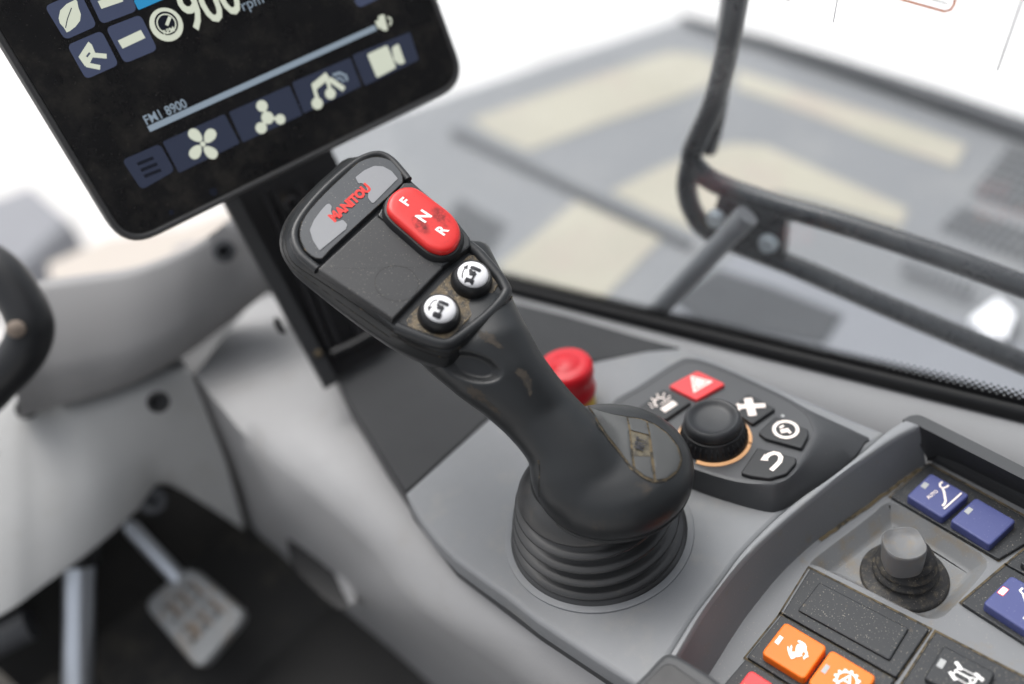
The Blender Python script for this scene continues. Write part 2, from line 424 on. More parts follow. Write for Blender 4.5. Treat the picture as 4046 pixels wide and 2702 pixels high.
# far rail, on the window side of the tray
fo = pls([(700, 150), (770, 110), (850, 100), (900, 112), (1000, 160), (1300, 310), (1950, 640), (2500, 930)], .004, cC)
fi = pls([(760, 200), (800, 185), (850, 200), (900, 235), (1010, 290), (1300, 440), (1950, 770), (2500, 1060)], .004, cC)
fw = pls([(945, 545), (950, 548), (955, 550), (960, 545), (1060, 520), (1300, 610), (1950, 940), (2500, 1230)], -.018, cC)
fb = pls([(945, 570), (950, 570), (955, 568), (962, 565), (1020, 560), (1300, 690), (1950, 1020), (2500, 1310)], -.022, cC)
fz = pls([(945, 575), (950, 578), (955, 580), (965, 580), (1010, 585), (1300, 740), (1950, 1075), (2500, 1360)], ZT, cC)
flo = [p - UP * .03 for p in fo]
b = MB(); b.loft([flo, fo, fi], closed=False); b.build('rail', 'trim', con, recalc=False)
b = MB(); b.loft([fi, fw], closed=False); b.build('tray_wall', 'dark', con, recalc=False)
b = MB(); b.loft([fw, fb, fz], closed=False); b.build('tray_ledge', 'dark', con, recalc=False)
# tray floor with a rounded recess
rec_px = [(915, 945), (1010, 865), (1130, 775), (1240, 690), (1300, 640), (1360, 640), (1560, 750), (1790, 895), (1825, 950), (1805, 1000), (1700, 1120), (1610, 1215), (1530, 1232), (1440, 1200), (1160, 1060), (960, 965)]
rec = spline(pls(rec_px, ZT, c4), 3, True)
outer = pls(base_i[::-1], ZT, c4) + [PL(cC(1010, 585), ZT), PL(cC(1950, 1075), ZT), PL(cC(2500, 1360), ZT), PL(c4(2500, 1750), ZT)]
tri = tessellate_polygon([outer, rec])
b = MB(); b.add(outer + rec, [tuple(t) for t in tri])
b.build('tray_floor', 'tray', con, smooth=0)
q2 = [(p.x, p.y) for p in rec]
ar = sum(q2[i][0] * q2[(i + 1) % len(q2)][1] - q2[(i + 1) % len(q2)][0] * q2[i][1] for i in range(len(q2)))
sgn = 1 if ar > 0 else -1
ring = lambda d, z: [Vector((a, c, z)) for a, c in inset(q2, sgn * d)]
b = MB(); b.loft([rec, ring(.0012, ZT - .0012), ring(.006, ZT - .0085), ring(.0078, ZT - .0098), ring(.0085, ZT - .010)], cap0=False, cap1=True)
b.build('recess', 'recess', con, recalc=False, smooth=60)
ZR = ZT - .010
# dark front panel, side trim
fp = [PL(V(929, 1129), -.0035), PL(V(1130, 948), -.0035), PL(V(1250, 870), -.0035), PL(V(1357, 828), -.0035), PL(V(1559, 796), -.0035),
      PL(V(1480, 775), -.0035), PL(V(1300, 722), -.0035), PL(V(1180, 692), -.0035), PL(V(985, 640), -.0035), PL(V(790, 600), -.0035), PL(V(640, 630), -.0035), PL(V(735, 790), -.0035), PL(V(790, 905), -.0035), PL(V(870, 1035), -.0035)]
b = MB(); b.slab([p for p in fp], UP, .01, .0015)
b.build('front_panel', 'dark', con)
tl = pls([(1500, 1600), (1228, 1422), (1038, 1280), (937, 1150), (929, 1129)], -.012) + fp[::-1][0:4]
tr_a = [Vector((p.x + .002, p.y, -.010)) for p in tl]; tr_b = [Vector((p.x - .0015, p.y, -.028)) for p in tl]; tr_c = [Vector((p.x + .004, p.y, -.045)) for p in tl]
b = MB(); b.loft([tr_a, tr_b, tr_c], closed=False); b.build('side_trim', 'trim', con, recalc=False)
# dirt packed along the foot of the tray wall
b = MB(); db = []
for p in spline(pls([(1480, 455), (1345, 552), (1130, 706), (960, 828)], ZT + .0006, c4), 10): db.append(p + Vector((random.uniform(-.0005, .0005), random.uniform(-.0008, .0003), 0)))
b.ribbon(db, .0022, UP); b.build('dust_line', 'dirt', con, smooth=0)

# ------------------------------------------------------------------ switch modules
def quad_slab(name, px, fn, ztop, thick, m, parent, bevel=.0006, rnd=.001, seg=3):
    b = MB(); b.slab(rounded(pls(px, ztop, fn), rnd, seg), UP, thick, bevel, 2)
    return b.build(name, m, parent)
def dirt_gap(px, fn, parent, wid=.0016):
    b = MB(); b.ribbon(pls(px, ZT + .0005, fn), wid, UP, closed=True); b.build('dirt_gap', 'dirt', parent, smooth=0)
def flat(name, pts, m, parent): 
    b = MB(); b.poly(pts); return b.build(name, m, parent, smooth=0)
def stroke(mb, px, fn, z, wid): mb.ribbon(pls(px, z, fn), wid, UP)
ZP = ZT + .0025      # plate tops
ZK = ZT + .008       # key tops
# blank module
r = root('switch_module', 'blank black switch cover between the small joystick recess and the orange keys', 'switch module', PL(c4(1150, 1250), ZT))
quad_slab('base_plate', [(915, 972), (1530, 1282), (1358, 1533), (772, 1203)], c4, ZP, .004, 'plateblk', r)
quad_slab('blank_key', [(962, 1042), (1425, 1280), (1325, 1445), (850, 1185)], c4, ZP + .0014, .002, 'plateblk', r, .0008, .0012)
dirt_gap([(905, 965), (1540, 1285), (1360, 1545), (755, 1205)], c4, r)
# orange module
r = root('switch_module', 'black switch module with two orange keys marked hare and gear', 'switch module', PL(c4(1000, 1480), ZT))
quad_slab('base_plate', [(766, 1212), (1352, 1543), (1180, 1800), (588, 1428)], c4, ZP, .004, 'plateblk', r)
dirt_gap([(762, 1200), (1362, 1536), (1185, 1812), (575, 1432)], c4, r)
k1px = [(1440, 1222), (1712, 866), (2187, 1150), (1925, 1520)]
k1 = pls(k1px, ZK, cD)
dlt = PL(cE(110, 1178), ZK) - PL(cD(1712, 866), ZK)
for i, off in enumerate((Vector(), dlt)):
    b = MB(); b.slab(rounded([p + off for p in k1], .0026), UP, .0062, .0009)
    k = b.build('key', 'orange', r)
    led = [p + off for p in pls([(1588, 1098), (1650, 1020), (1693, 1048), (1633, 1130)], ZK + .0002, cD)]
    flat('indicator', led, 'iconw' if i == 0 else 'led', k)
    if i == 0:
        hare = [(1778, 1288), (1752, 1240), (1738, 1190), (1733, 1155), (1742, 1140), (1754, 1160), (1766, 1196), (1768, 1150), (1780, 1128), (1789, 1140), (1789, 1170),
                (1783, 1206), (1826, 1206), (1829, 1160), (1846, 1126), (1886, 1112), (1856, 1100), (1848, 1084), (1866, 1076), (1900, 1090), (1936, 1116), (1952, 1150), (1950, 1186),
                (1964, 1220), (1968, 1252), (1974, 1262), (1940, 1276), (1926, 1297), (1914, 1284), (1912, 1266), (1930, 1246), (1940, 1226), (1918, 1204), (1894, 1232), (1906, 1250), (1872, 1262), (1830, 1266), (1806, 1284)]
        flat('hare_symbol', pls(hare, ZK + .0003, cD), 'iconw', k)
    else:
        cc = PL(cE(284, 1532), ZK + .0003); n = 12; pts = []
        R0 = (PL(cE(410, 1500), ZK + .0003) - cc).length
        for t in range(n * 4):
            a = 2 * math.pi * t / (n * 4); rr = R0 * (1.12 if t % 4 in (0, 1) else .92)
            pts.append(cc + Vector((math.cos(a) * rr, math.sin(a) * rr, 0)))
        inn = [cc + Vector((math.cos(2 * math.pi * t / (n * 4)) * R0 * .74, math.sin(2 * math.pi * t / (n * 4)) * R0 * .74, 0)) for t in range(n * 4)]
        b = MB(); b.loft([pts, inn], False, False); b.build('gear_symbol', 'iconw', k, smooth=0)
        text('A', cc, -Y, X, .0068, 'iconw', k, bold=.004)
# red module
r = root('switch_module', 'black switch module with a red key, cut by the bottom edge of the photo', 'switch module', PL(c4(700, 1600), ZT))
quad_slab('base_plate', [(582, 1440), (1170, 1805), (1000, 2060), (400, 1650)], c4, ZP, .004, 'plateblk', r)
off = PL(cD(1322, 1400), ZK) - PL(cD(1712, 866), ZK)
b = MB(); b.slab(rounded([p + off for p in k1], .0026), UP, .0062, .0009); k = b.build('key', 'redkey', r)
flat('indicator', [p + off for p in pls([(1588, 1098), (1650, 1020), (1693, 1048), (1633, 1130)], ZK + .0002, cD)], 'yellow', k)
# axle module
r = root('switch_module', 'black switch module with a white axle symbol right of the blank cover', 'switch module', PL(cE(1500, 1400), ZT))
quad_slab('base_plate', [(1285, 982), (2400, 1560), (2050, 2080), (890, 1600)], cE, ZP, .004, 'plateblk', r)
dirt_gap([(1275, 970), (2420, 1560), (2050, 2100), (870, 1600)], cE, r)
b = MB(); b.slab(rounded(pls([(1150, 1500), (1372, 1130), (1955, 1440), (1760, 1830)], ZP + .0035, cE), .0018), UP, .0045, .001); k = b.build('key', 'plateblk', r)
flat('indicator', pls([(1285, 1362), (1340, 1278), (1405, 1312), (1352, 1400)], ZP + .0037, cE), 'led', k)
zz = ZP + .0038
b = MB()
for pp, wd in (([(1505, 1318), (1575, 1410)], .0018), ([(1440, 1430), (1505, 1525)], .0018), ([(1720, 1450), (1815, 1530)], .0018), ([(1650, 1560), (1720, 1620)], .0018),
               ([(1555, 1365), (1475, 1460)], .0006), ([(1490, 1412), (1680, 1512)], .0009), ([(1580, 1395), (1725, 1470)], .0005), ([(1510, 1500), (1650, 1580)], .0005), ([(1770, 1480), (1690, 1580)], .0006)):
    stroke(b, pp, cE, zz, wd); zz += .00003
b.build('axle_symbol', 'iconw', k, smooth=0)
c_ = PL(cE(1695, 1525), zz); b = MB(); b.loft([disc_pts(c_, X, Y, .0016, 16), disc_pts(c_, X, Y, .0009, 16)], False, False); b.build('axle_hub', 'iconw', k, smooth=0)
# blue module by the window
r = root('switch_module', 'black switch module with two blue keys, one marked AUTO, beside the window rail', 'switch module', PL(cC(1200, 1100), ZT))
quad_slab('base_plate', [(578, 945), (965, 610), (2200, 1290), (1690, 1590)], cC, ZP, .004, 'plateblk', r)
dirt_gap([(560, 945), (962, 600), (2200, 1275), (1690, 1608)], cC, r)
k = None
b = MB(); b.slab(rounded(pls([(738, 935), (990, 698), (1390, 925), (1110, 1168)], ZK, cC), .002), UP, .0062, .0010); k = b.build('key', 'blue', r)
flat('indicator', pls([(880, 838), (922, 792), (972, 818), (930, 868)], ZK + .0002, cC), 'led', k)
b = MB(); z0 = ZK + .0003
stroke(b, [(1108, 792), (1080, 815), (1085, 845), (1112, 858), (1150, 845), (1172, 828)], cC, z0, .0011)
stroke(b, [(1108, 855), (1125, 900), (1140, 990), (1128, 1020), (1108, 1042)], cC, z0 + .00004, .0013)
stroke(b, [(1122, 1072), (1305, 908)], cC, z0 + .00008, .0010)
b.build('boom_symbol', 'icon', k, smooth=0)
ta = PL(cC(945, 968), z0); tb = PL(cC(1062, 880), z0); ux = (tb - ta).normalized()
text('AUTO', (ta + tb) / 2, ux, UP.cross(ux), .0021, 'icon', k, bold=.02)
b = MB(); b.slab(rounded(pls([(1188, 1192), (1452, 950), (1872, 1192), (1600, 1452)], ZK, cC), .002), UP, .0062, .0010); k = b.build('key', 'blue', r)
flat('indicator', pls([(1328, 1098), (1380, 1050), (1428, 1078), (1375, 1132)], ZK + .0002, cC), 'led', k)
# blue module at the right edge
r = root('switch_module', 'black switch module with one blue key and a lit red indicator', 'switch module', PL(cE(2200, 600), ZT))
quad_slab('base_plate', [(1572, 655), (2066, 235), (2900, 700), (2500, 1250)], cE, ZP, .004, 'plateblk', r)
dirt_gap([(1555, 655), (2062, 222), (2920, 700), (2500, 1268)], cE, r)
b = MB(); b.slab(rounded(pls([(1812, 660), (2130, 345), (2680, 660), (2360, 1020)], ZK, cE), .0024), UP, .0062, .0009); k = b.build('key', 'blue', r)
flat('indicator_rim', pls([(1970, 540), (2040, 472), (2104, 508), (2034, 582)], ZK + .0002, cE), 'ledrim', k)
flat('indicator', pls([(1980, 540), (2040, 480), (2094, 510), (2034, 572)], ZK + .0003, cE), 'ledon', k)
b = MB(); stroke(b, [(2260, 490), (2226, 520), (2262, 560), (2330, 760), (2270, 830), (2420, 900)], cE, ZK + .0003, .0011); b.build('boom_symbol', 'iconw', k, smooth=0)
# next module above it
r = root('switch_module', 'plain black switch module above the lit blue key at the right edge of the photo', 'switch module', PL(cE(2250, 150), ZT))
quad_slab('base_plate', [(2082, 225), (2420, -60), (3200, 360), (2910, 680)], cE, ZP, .004, 'plateblk', r)
dirt_gap([(2066, 222), (2420, -76), (3220, 360), (2912, 690)], cE, r)
quad_slab('blank_key', [(2230, 210), (2440, 30), (3000, 340), (2850, 560)], cE, ZP + .004, .005, 'plateblk', r, .0008, .0015)

b = MB()
def crumb(p, sz):
    b.add([p + Vector((random.uniform(-sz, sz), random.uniform(-sz, sz), z_)) for z_ in (0, 0, 0)] + [p + Vector((0, 0, sz))], [(0, 1, 2), (0, 3, 1), (1, 3, 2), (2, 3, 0)])
for i in range(90): crumb(PL(c4(random.gauss(1000, 60), random.gauss(965, 18)), ZT), random.uniform(.0001, .00035))
for i in range(150): crumb(PL(cE(925 + 470 * math.cos(a_ := random.uniform(0, 6.28)) * random.uniform(1.02, 1.2), 370 + 320 * math.sin(a_) * random.uniform(1.02, 1.15)), ZR), random.uniform(.0001, .00035))
for i in range(120): crumb(PL(c4(random.uniform(480, 1500), random.uniform(560, 1560)), ZT + .0003 if random.random() < .3 else ZP), random.uniform(.00008, .0002))
for i in range(110): crumb(PL(V(random.uniform(960, 1600), random.uniform(1080, 1500)), 0), random.uniform(.00008, .0002))
o = b.build('dust_crumbs', mat('crumb', (.42, .36, .25), .9), con, smooth=0); o['kind'] = 'stuff'
# ------------------------------------------------------------------ small joystick
sb = PL(cE(925, 362), ZR + .0005); 
r = root('mini_joystick', 'small dusty black joystick with a ribbed boot set in the tray recess', 'joystick', (sb.x, sb.y, ZR))
b = MB()
prof = [(.0228, 0), (.0228, .0012), (.0215, .0022), (.0200, .0026), (.0188, .0036), (.0165, .0044), (.0150, .0058), (.0152, .0068), (.0170, .0080), (.0168, .0092), (.0146, .0100), (.0134, .0112), (.0138, .0122), (.0156, .0134), (.0152, .0146),
        (.0130, .0154), (.0120, .0166), (.0124, .0176), (.0140, .0187), (.0134, .0199), (.0112, .0207), (.0108, .0220), (.0090, .0238)]
b.lathe(Vector((sb.x, sb.y, ZR)), prof, n=56)
b.build('boot', 'sboot', r, smooth=70)
capz = ZR + .0225
cp = PL(cE(930, -15), ZR + .0385)
def hexr(sc_, z, dish=0.):
    out = []
    for i in range(48):
        a = 2 * math.pi * i / 48 + .25
        rr = .0108 * sc_ * (1 + .045 * math.cos(4 * a))
        out.append(Vector((cp.x + rr * math.cos(a), cp.y + rr * math.sin(a), z + dish * math.cos(4 * a))))
    return out
b = MB(); zt_ = ZR + .0385
b.loft([hexr(.93, capz - .001), hexr(.95, capz + .001), hexr(1.0, zt_ - .0016), hexr(1.0, zt_ - .0003, .0004), hexr(.95, zt_ + .0003, .0005), hexr(.90, zt_ + .0001, .0004), hexr(.86, zt_ - .0004, .0003), hexr(.80, zt_ - .0005, .0002), hexr(.76, zt_ - .0010), hexr(.4, zt_ - .0016), hexr(.02, zt_ - .0018)])
b.build('cap', 'scap', r, smooth=50)

# ------------------------------------------------------------------ control pod
HP = .016
top_px = [(700, 1150), (1050, 1258), (1300, 1282), (1420, 1268), (1530, 1205), (1640, 1060), (1738, 890), (1742, 820), (1680, 700), (1500, 575), (1200, 430), (900, 300), (690, 240), (560, 275), (250, 475), (40, 610), (60, 800), (350, 1010)]
base_px = {0: (640, 1305), 1: (960, 1420), 2: (1300, 1512), 3: (1425, 1505), 4: (1530, 1445), 5: (1750, 1290), 6: (2000, 1110), 7: (2125, 960), 8: (2118, 895)}
tp = pls(top_px, HP, cB); cen = sum(tp, Vector()) / len(tp)
bp_ = []
for i, p in enumerate(tp):
    if i in base_px: bp_.append(PL(cB(*base_px[i]), -.0005))
    else:
        d = Vector((p.x - cen.x, p.y - cen.y, 0)).normalized(); bp_.append(Vector((p.x, p.y, -.0005)) + d * .002)
tp = spline(tp, 4, True); bp_ = spline(bp_, 4, True)
mixr = lambda a, z: [Vector((q.x * (1 - a) + p.x * a, q.y * (1 - a) + p.y * a, z)) for p, q in zip(tp, bp_)]
tin = lambda d, z: [Vector((p.x + (cen.x - p.x) * d, p.y + (cen.y - p.y) * d, z)) for p in tp]
r = root('control_pod', 'dark grey raised control pod with black rotary knob and five icon buttons', 'control pod', (cen.x, cen.y, 0))
b = MB(); b.loft([mixr(0, -.0005), mixr(.02, .0015), mixr(.42, .0085), mixr(.78, .0138), mixr(.93, .0155), mixr(1, HP), tin(.03, HP + .0004), tin(.06, HP + .0004), tin(.065, HP + .0001), tin(.5, HP + .0001)])
b.build('pod_body', 'pod', r, smooth=35)
ZB = HP + .0026
def podkey(px, m, name, rnd=.0018):
    b = MB(); b.slab(rounded(pls(px, ZB, cB), rnd), UP, .0036, .0008, 3); return b.build(name, m, r)
def podicon(k, name, paths, m='icon'):
    b = MB(); z = ZB + .0003
    for pp, wd in paths:
        stroke(b, pp, cB, z, wd); z += .00003
    b.build(name, m, k, smooth=0)
k = podkey([(505, 468), (742, 342), (975, 452), (735, 585)], 'redkey', 'hazard_button')
z = ZB + .0003
t3 = [PL(cB(*q), z) for q in ((688, 386), (872, 432), (712, 526))]; tc_ = sum(t3, Vector()) / 3
flat('triangle', t3, 'icon', k)
flat('inner_triangle', [tc_ + (p - tc_) * .68 + UP * .0001 for p in t3], 'redkey', k)
flat('core_triangle', [tc_ + (p - tc_) * .52 + UP * .0002 for p in t3], 'icon', k)
k = podkey([(238, 655), (460, 492), (695, 600), (472, 752)], 'key', 'beacon_button')
podicon(k, 'beacon_symbol', [([(455, 672), (560, 605)], .0046), ([(410, 640), (385, 610), (400, 580), (440, 565), (480, 580)], .0011), ([(365, 625), (345, 615)], .0008), ([(385, 590), (362, 570)], .0008), ([(420, 560), (410, 535)], .0008),
                             ([(460, 555), (470, 528)], .0008), ([(495, 565), (522, 552)], .0008), ([(440, 620), (520, 575)], .0008), ([(380, 650), (360, 640)], .0007)])
k = podkey([(1005, 655), (1165, 530), (1392, 655), (1200, 785)], 'key', 'tool_button')
podicon(k, 'tool_symbol', [([(1160, 570), (1180, 640), (1200, 715)], .0048), ([(1095, 640), (1180, 636), (1305, 630)], .0036), ([(1100, 640), (1070, 618)], .0020), ([(1100, 644), (1075, 672)], .0020)])
k = podkey([(1245, 852), (1390, 715), (1660, 828), (1662, 878), (1606, 985), (1300, 900)], 'key', 'info_button', .0014)
ci = PL(cB(1473, 828), z); ru = (PL(cB(1588, 828), z) - ci); ra = ru.length
b = MB(); b.loft([disc_pts(ci, X, Y, ra * .98, 28), disc_pts(ci, X, Y, ra * .72, 28)], False, False); b.build('info_ring', 'icon', k, smooth=0)
podicon(k, 'info_mark', [([(1430, 845), (1500, 832)], .0030), ([(1432, 800), (1448, 812)], .0030), ([(1490, 850), (1512, 842)], .0030)])
k = podkey([(1100, 1186), (1240, 975), (1562, 1062), (1560, 1105), (1480, 1195), (1340, 1235), (1180, 1212)], 'key', 'return_button', .0014)
podicon(k, 'return_arrow', [(spline([(1310, 1062, 0), (1345, 1030, 0), (1385, 1020, 0), (1425, 1040, 0), (1432, 1080, 0), (1400, 1120, 0), (1352, 1165, 0)], 3), .0026)] if False else
        [([(1305, 1066), (1335, 1036), (1375, 1022), (1412, 1030), (1433, 1056), (1425, 1092), (1395, 1125), (1352, 1166)], .0026)])
flat('arrow_head', pls([(1262, 1082), (1300, 1030), (1332, 1088)], ZB + .00035, cB), 'icon', k)
for px in ((470, 515), (1448, 716)):
    c_ = PL(cB(*px), HP + .0006); b = MB(); b.poly(disc_pts(c_, X, Y, .0011, 14)); b.build('indicator', 'led', r, smooth=0)
# rotary knob
kc = PL(cB(880, 908), HP)
b = MB(); b.lathe(Vector((kc.x, kc.y, HP)), [(.0196, 0), (.0198, .0025), (.0192, .0042), (.0178, .0095), (.0172, .0112), (.0165, .0116)], n=64)
kn = b.build('rotary_knob', 'knob', r)
b = MB(); b.lathe(Vector((kc.x, kc.y, HP)), [(.0158, .0112), (.0167, .0124), (.0165, .0162), (.0157, .0180), (.0143, .0187), (.0128, .0183), (.0118, .0171), (.0085, .0164), (.0001, .0162)], n=64)
b.build('knob_top', 'knobtop', kn)
b = MB()
for i in range(36):
    a = 2 * math.pi * i / 36; p0 = Vector((kc.x + .0195 * math.cos(a), kc.y + .0195 * math.sin(a), HP + .0042)); p1 = Vector((kc.x + .0178 * math.cos(a), kc.y + .0178 * math.sin(a), HP + .0095))
    b.tube([p0, p1], .0004, 5)
b.build('grip_ribs', 'knob', kn)
# light ring in three segments
for a0, a1 in ((-3.05, -1.25), (-1.18, -.15), (-.05, 2.9)):
    pts_o = [Vector((kc.x + .0207 * math.cos(a0 + (a1 - a0) * i / 20), kc.y + .0207 * math.sin(a0 + (a1 - a0) * i / 20), HP + .0003)) for i in range(21)]
    b = MB(); b.tube(pts_o, .0012, 6); b.build('light_ring', 'glow', r)

# ------------------------------------------------------------------ emergency stop
ec = PL(c3(398, 285), .036); eb = Vector((ec.x, ec.y, 0))
r = root('emergency_stop', 'red mushroom emergency stop button with yellow collar behind the joystick', 'button', eb)
b = MB(); b.lathe(eb, [(.0155, -.0005), (.0155, .007), (.0145, .010), (.011, .0105)], n=40); b.build('collar', 'yellow', r)
b = MB(); b.lathe(eb, [(.0120, .0095), (.0168, .0105), (.0176, .0140), (.0172, .0170), (.0166, .0200), (.0172, .0235), (.0180, .0270), (.0181, .0315), (.0172, .0345), (.0155, .0358), (.0120, .0364), (.0085, .0366), (.0080, .0371), (.0001, .0372)], n=56)
b.build('cap', 'estop', r, smooth=50)

# ------------------------------------------------------------------ joystick
AL, RX = math.radians(28), math.radians(8.5)
ex0 = Vector((1, 0, 0)); ey0 = Vector((0, math.cos(AL), math.sin(AL))); EZ = Vector((0, -math.sin(AL), math.cos(AL)))
EX = ex0 * math.cos(RX) + ey0 * math.sin(RX); EY = -ex0 * math.sin(RX) + ey0 * math.cos(RX)
HO = PD(c2(1165, 870), .452)
def FJ(x, y, h=0.):                # crop-2 pixel on the face plane raised by h millimetres
    return PP(c2(x, y), HO + EZ * (h / 1000), EZ)
def fj(pts, h): return [FJ(x, y, h) for x, y in pts]
js = root('control_joystick', 'large black multifunction joystick with red rocker switch and two white push buttons', 'joystick', (0, 0, 0))
# boot
sh = lambda h: Vector((-.004, -.003, 0)) * (h / .057)
b = MB()
prof = [(.0515, -.0005), (.0515, .0012), (.0500, .0022), (.0488, .0030), (.0497, .0044), (.0500, .0058), (.0492, .0068), (.0462, .0076), (.0425, .0090), (.0412, .0104), (.0420, .0116), (.0455, .0134), (.0473, .0144), (.0477, .0153), (.0468, .0162), (.0436, .0170),
        (.0402, .0183), (.0390, .0197), (.0398, .0209), (.0430, .0226), (.0448, .0236), (.0452, .0245), (.0444, .0254), (.0412, .0262), (.0382, .0275), (.0370, .0289), (.0378, .0301), (.0406, .0316), (.0422, .0326), (.0426, .0335), (.0418, .0344), (.0390, .0352),
        (.0364, .0364), (.0356, .0376), (.0364, .0386), (.0382, .0398), (.0394, .0408), (.0396, .0416), (.0390, .0426), (.0376, .0450), (.0355, .0480), (.0330, .0505), (.030, .053)]
b.lathe(Vector(), [(r_ * .985, h_) for r_, h_ in prof], n=96, shift=sh)
b.build('boot', 'boot', js, smooth=70)
b = MB(); b.lathe(Vector(), [(.0545, -.001), (.0541, .0010), (.0530, .0014), (.0490, .0014)], n=72, cap=False); b.build('boot_flange', 'console', js)

# grip body: column + palm foot, remeshed into one surface
rings = [((775, 640), (1120, 560), .0, .015), ((845, 715), (1160, 640), .0, .0175), ((915, 785), (1185, 705), .0, .0185), ((985, 855), (1212, 755), .0, .0185), ((1050, 908), (1240, 808), .0, .0185),
         ((1107, 948), (1272, 853), .0, .019), ((1155, 990), (1310, 900), .0, .0195), ((1192, 1030), (1345, 935), .0, .020), ((1214, 1062), (1400, 985), .0, .0215), ((1216, 1098), (1455, 1040), .0, .0235), ((1226, 1132), (1510, 1090), .0, .026), ((1245, 1155), (1545, 1125), .0, .027)]
tcs = []
for i, (l, rr, _, dh) in enumerate(rings):
    mid = ((l[0] + rr[0]) / 2, (l[1] + rr[1]) / 2)
    tf = -(PP(V(*mid), HO - EZ * .004, EZ) - CAM).dot(AZ)
    tend = .478
    a = max(0, min(1, (i - 1) / 5))
    tcs.append((mid, (tf + (.032, .030, .024, .018, .018, .019, .02, .02, .02, .02, .02, .02)[i]) * (1 - a) + (.459, .459, .459, .459, .459, .459, .4585, .4575, .4565, .456, .457, .459)[i] * a))
def ringpts(i, n=40):
    l, rr, _, dh = rings[i]; mid, t = tcs[i]
    c = PD(V(*mid), t); w_ = (PD(V(*rr), t) - PD(V(*l), t)) / 2
    i0, i1 = max(0, i - 1), min(len(rings) - 1, i + 1)
    tan = (PD(V(*tcs[i1][0]), tcs[i1][1]) - PD(V(*tcs[i0][0]), tcs[i0][1])).normalized()
    dpt = tan.cross(w_).normalized(); out = []
    for k in range(n):
        a = 2 * math.pi * k / n; ca, sa = math.cos(a), math.sin(a); e = .86
        out.append(c + w_ * (math.copysign(abs(ca) ** e, ca)) + dpt * (dh * math.copysign(abs(sa) ** e, sa)))
    return out
b = MB(); b.loft([ringpts(i) for i in range(len(rings))])
fr = [(.0490, 4, -15, 37.5), (.0500, 4, -15, 40.2), (.0540, 4, -15.5, 41.4), (.0600, 4, -16, 41.2), (.0660, 4, -15.5, 39.4), (.0715, 3, -14, 35.6), (.0765, 1, -10, 29.5), (.081, -3, -5, 22)]
foot = [[Vector((cx_ + r_ * math.cos(2 * math.pi * k / 56), cy_ + r_ * 1.03 * math.sin(2 * math.pi * k / 56), z_ * 1000)) / 1000 for k in range(56)] for z_, cx_, cy_, r_ in fr]
b2 = MB(); b2.loft(foot)
def remesh(parts, vox, smooth_it):
    me = bpy.data.meshes.new('tmp'); bm = bmesh.new()
    for p in parts:
        t = bpy.data.meshes.new('t'); t.from_pydata(p.v, [], p.f); bm.from_mesh(t); bpy.data.meshes.remove(t)
    bmesh.ops.recalc_face_normals(bm, faces=bm.faces[:]); bm.to_mesh(me); bm.free()
    o = bpy.data.objects.new('tmp', me); COL.objects.link(o)
    md = o.modifiers.new('r', 'REMESH'); md.mode = 'VOXEL'; md.voxel_size = vox
    sm = o.modifiers.new('s', 'SMOOTH'); sm.iterations = smooth_it; sm.factor = .5
    dg = bpy.context.evaluated_depsgraph_get(); m2 = bpy.data.meshes.new_from_object(o.evaluated_get(dg))
    bpy.data.objects.remove(o); bpy.data.meshes.remove(me); return m2
gm = remesh([b, b2], .0011, 46)
b = MB(); b.tube([Vector((.0040 + .0392 * math.cos(2 * math.pi * k / 72), -.015 + .0404 * math.sin(2 * math.pi * k / 72), .0496)) for k in range(73)], .0013, 8, False); b.build('foot_rim', 'grip', js)
# thumb dimple
dc, dax, day = c2(1352, 1490), 200 * .6376, 92 * .6376
gm.update()
nrms = [v.normal.copy() for v in gm.vertices]
for v, vn in zip(gm.vertices, nrms):
    d = v.co - CAM; t = -d.dot(AZ)
    if vn.dot(d) > 0: continue
    px = CXP + FPX * d.dot(AX) / t; py = CYP - FPX * d.dot(AY) / t
    qx, qy = (px - dc[0]), (py - dc[1]); an = math.radians(14); qx, qy = qx * math.cos(an) + qy * math.sin(an), -qx * math.sin(an) + qy * math.cos(an)
    e = (qx / dax) ** 2 + (qy / day) ** 2
    if e < 1: v.co -= vn * (.0046 * min(1, (1 - e) * 1.7))
gm.polygons.foreach_set('use_smooth', [True] * len(gm.polygons)); gm.materials.append(MT['grip'])
go = bpy.data.objects.new('grip_body', gm); COL.objects.link(go); go.parent = js; go['_w'] = (0, 0, 0)
bm_ = bmesh.new(); bm_.from_mesh(gm); BV = BVHTree.FromBMesh(bm_); bm_.free()
def hit(p, lift=.0003):
    d = ray(p).normalized(); loc, nrm, _, _ = BV.ray_cast(CAM, d)
    if loc is None: return None
    return loc + nrm * lift
def seam_on(px, fn, rad, name='seam', m='seam', lift=.0):
    pts = [hit(fn(*q), lift) for q in px]; pts = [p for p in pts if p is not None]
    if len(pts) > 1:
        b = MB(); b.tube(spline(pts, 4), rad, 6); return b.build(name, m, js)
seam_on([(273, 745), (280, 800), (277, 860), (278, 920), (284, 968)], c3, .0003)
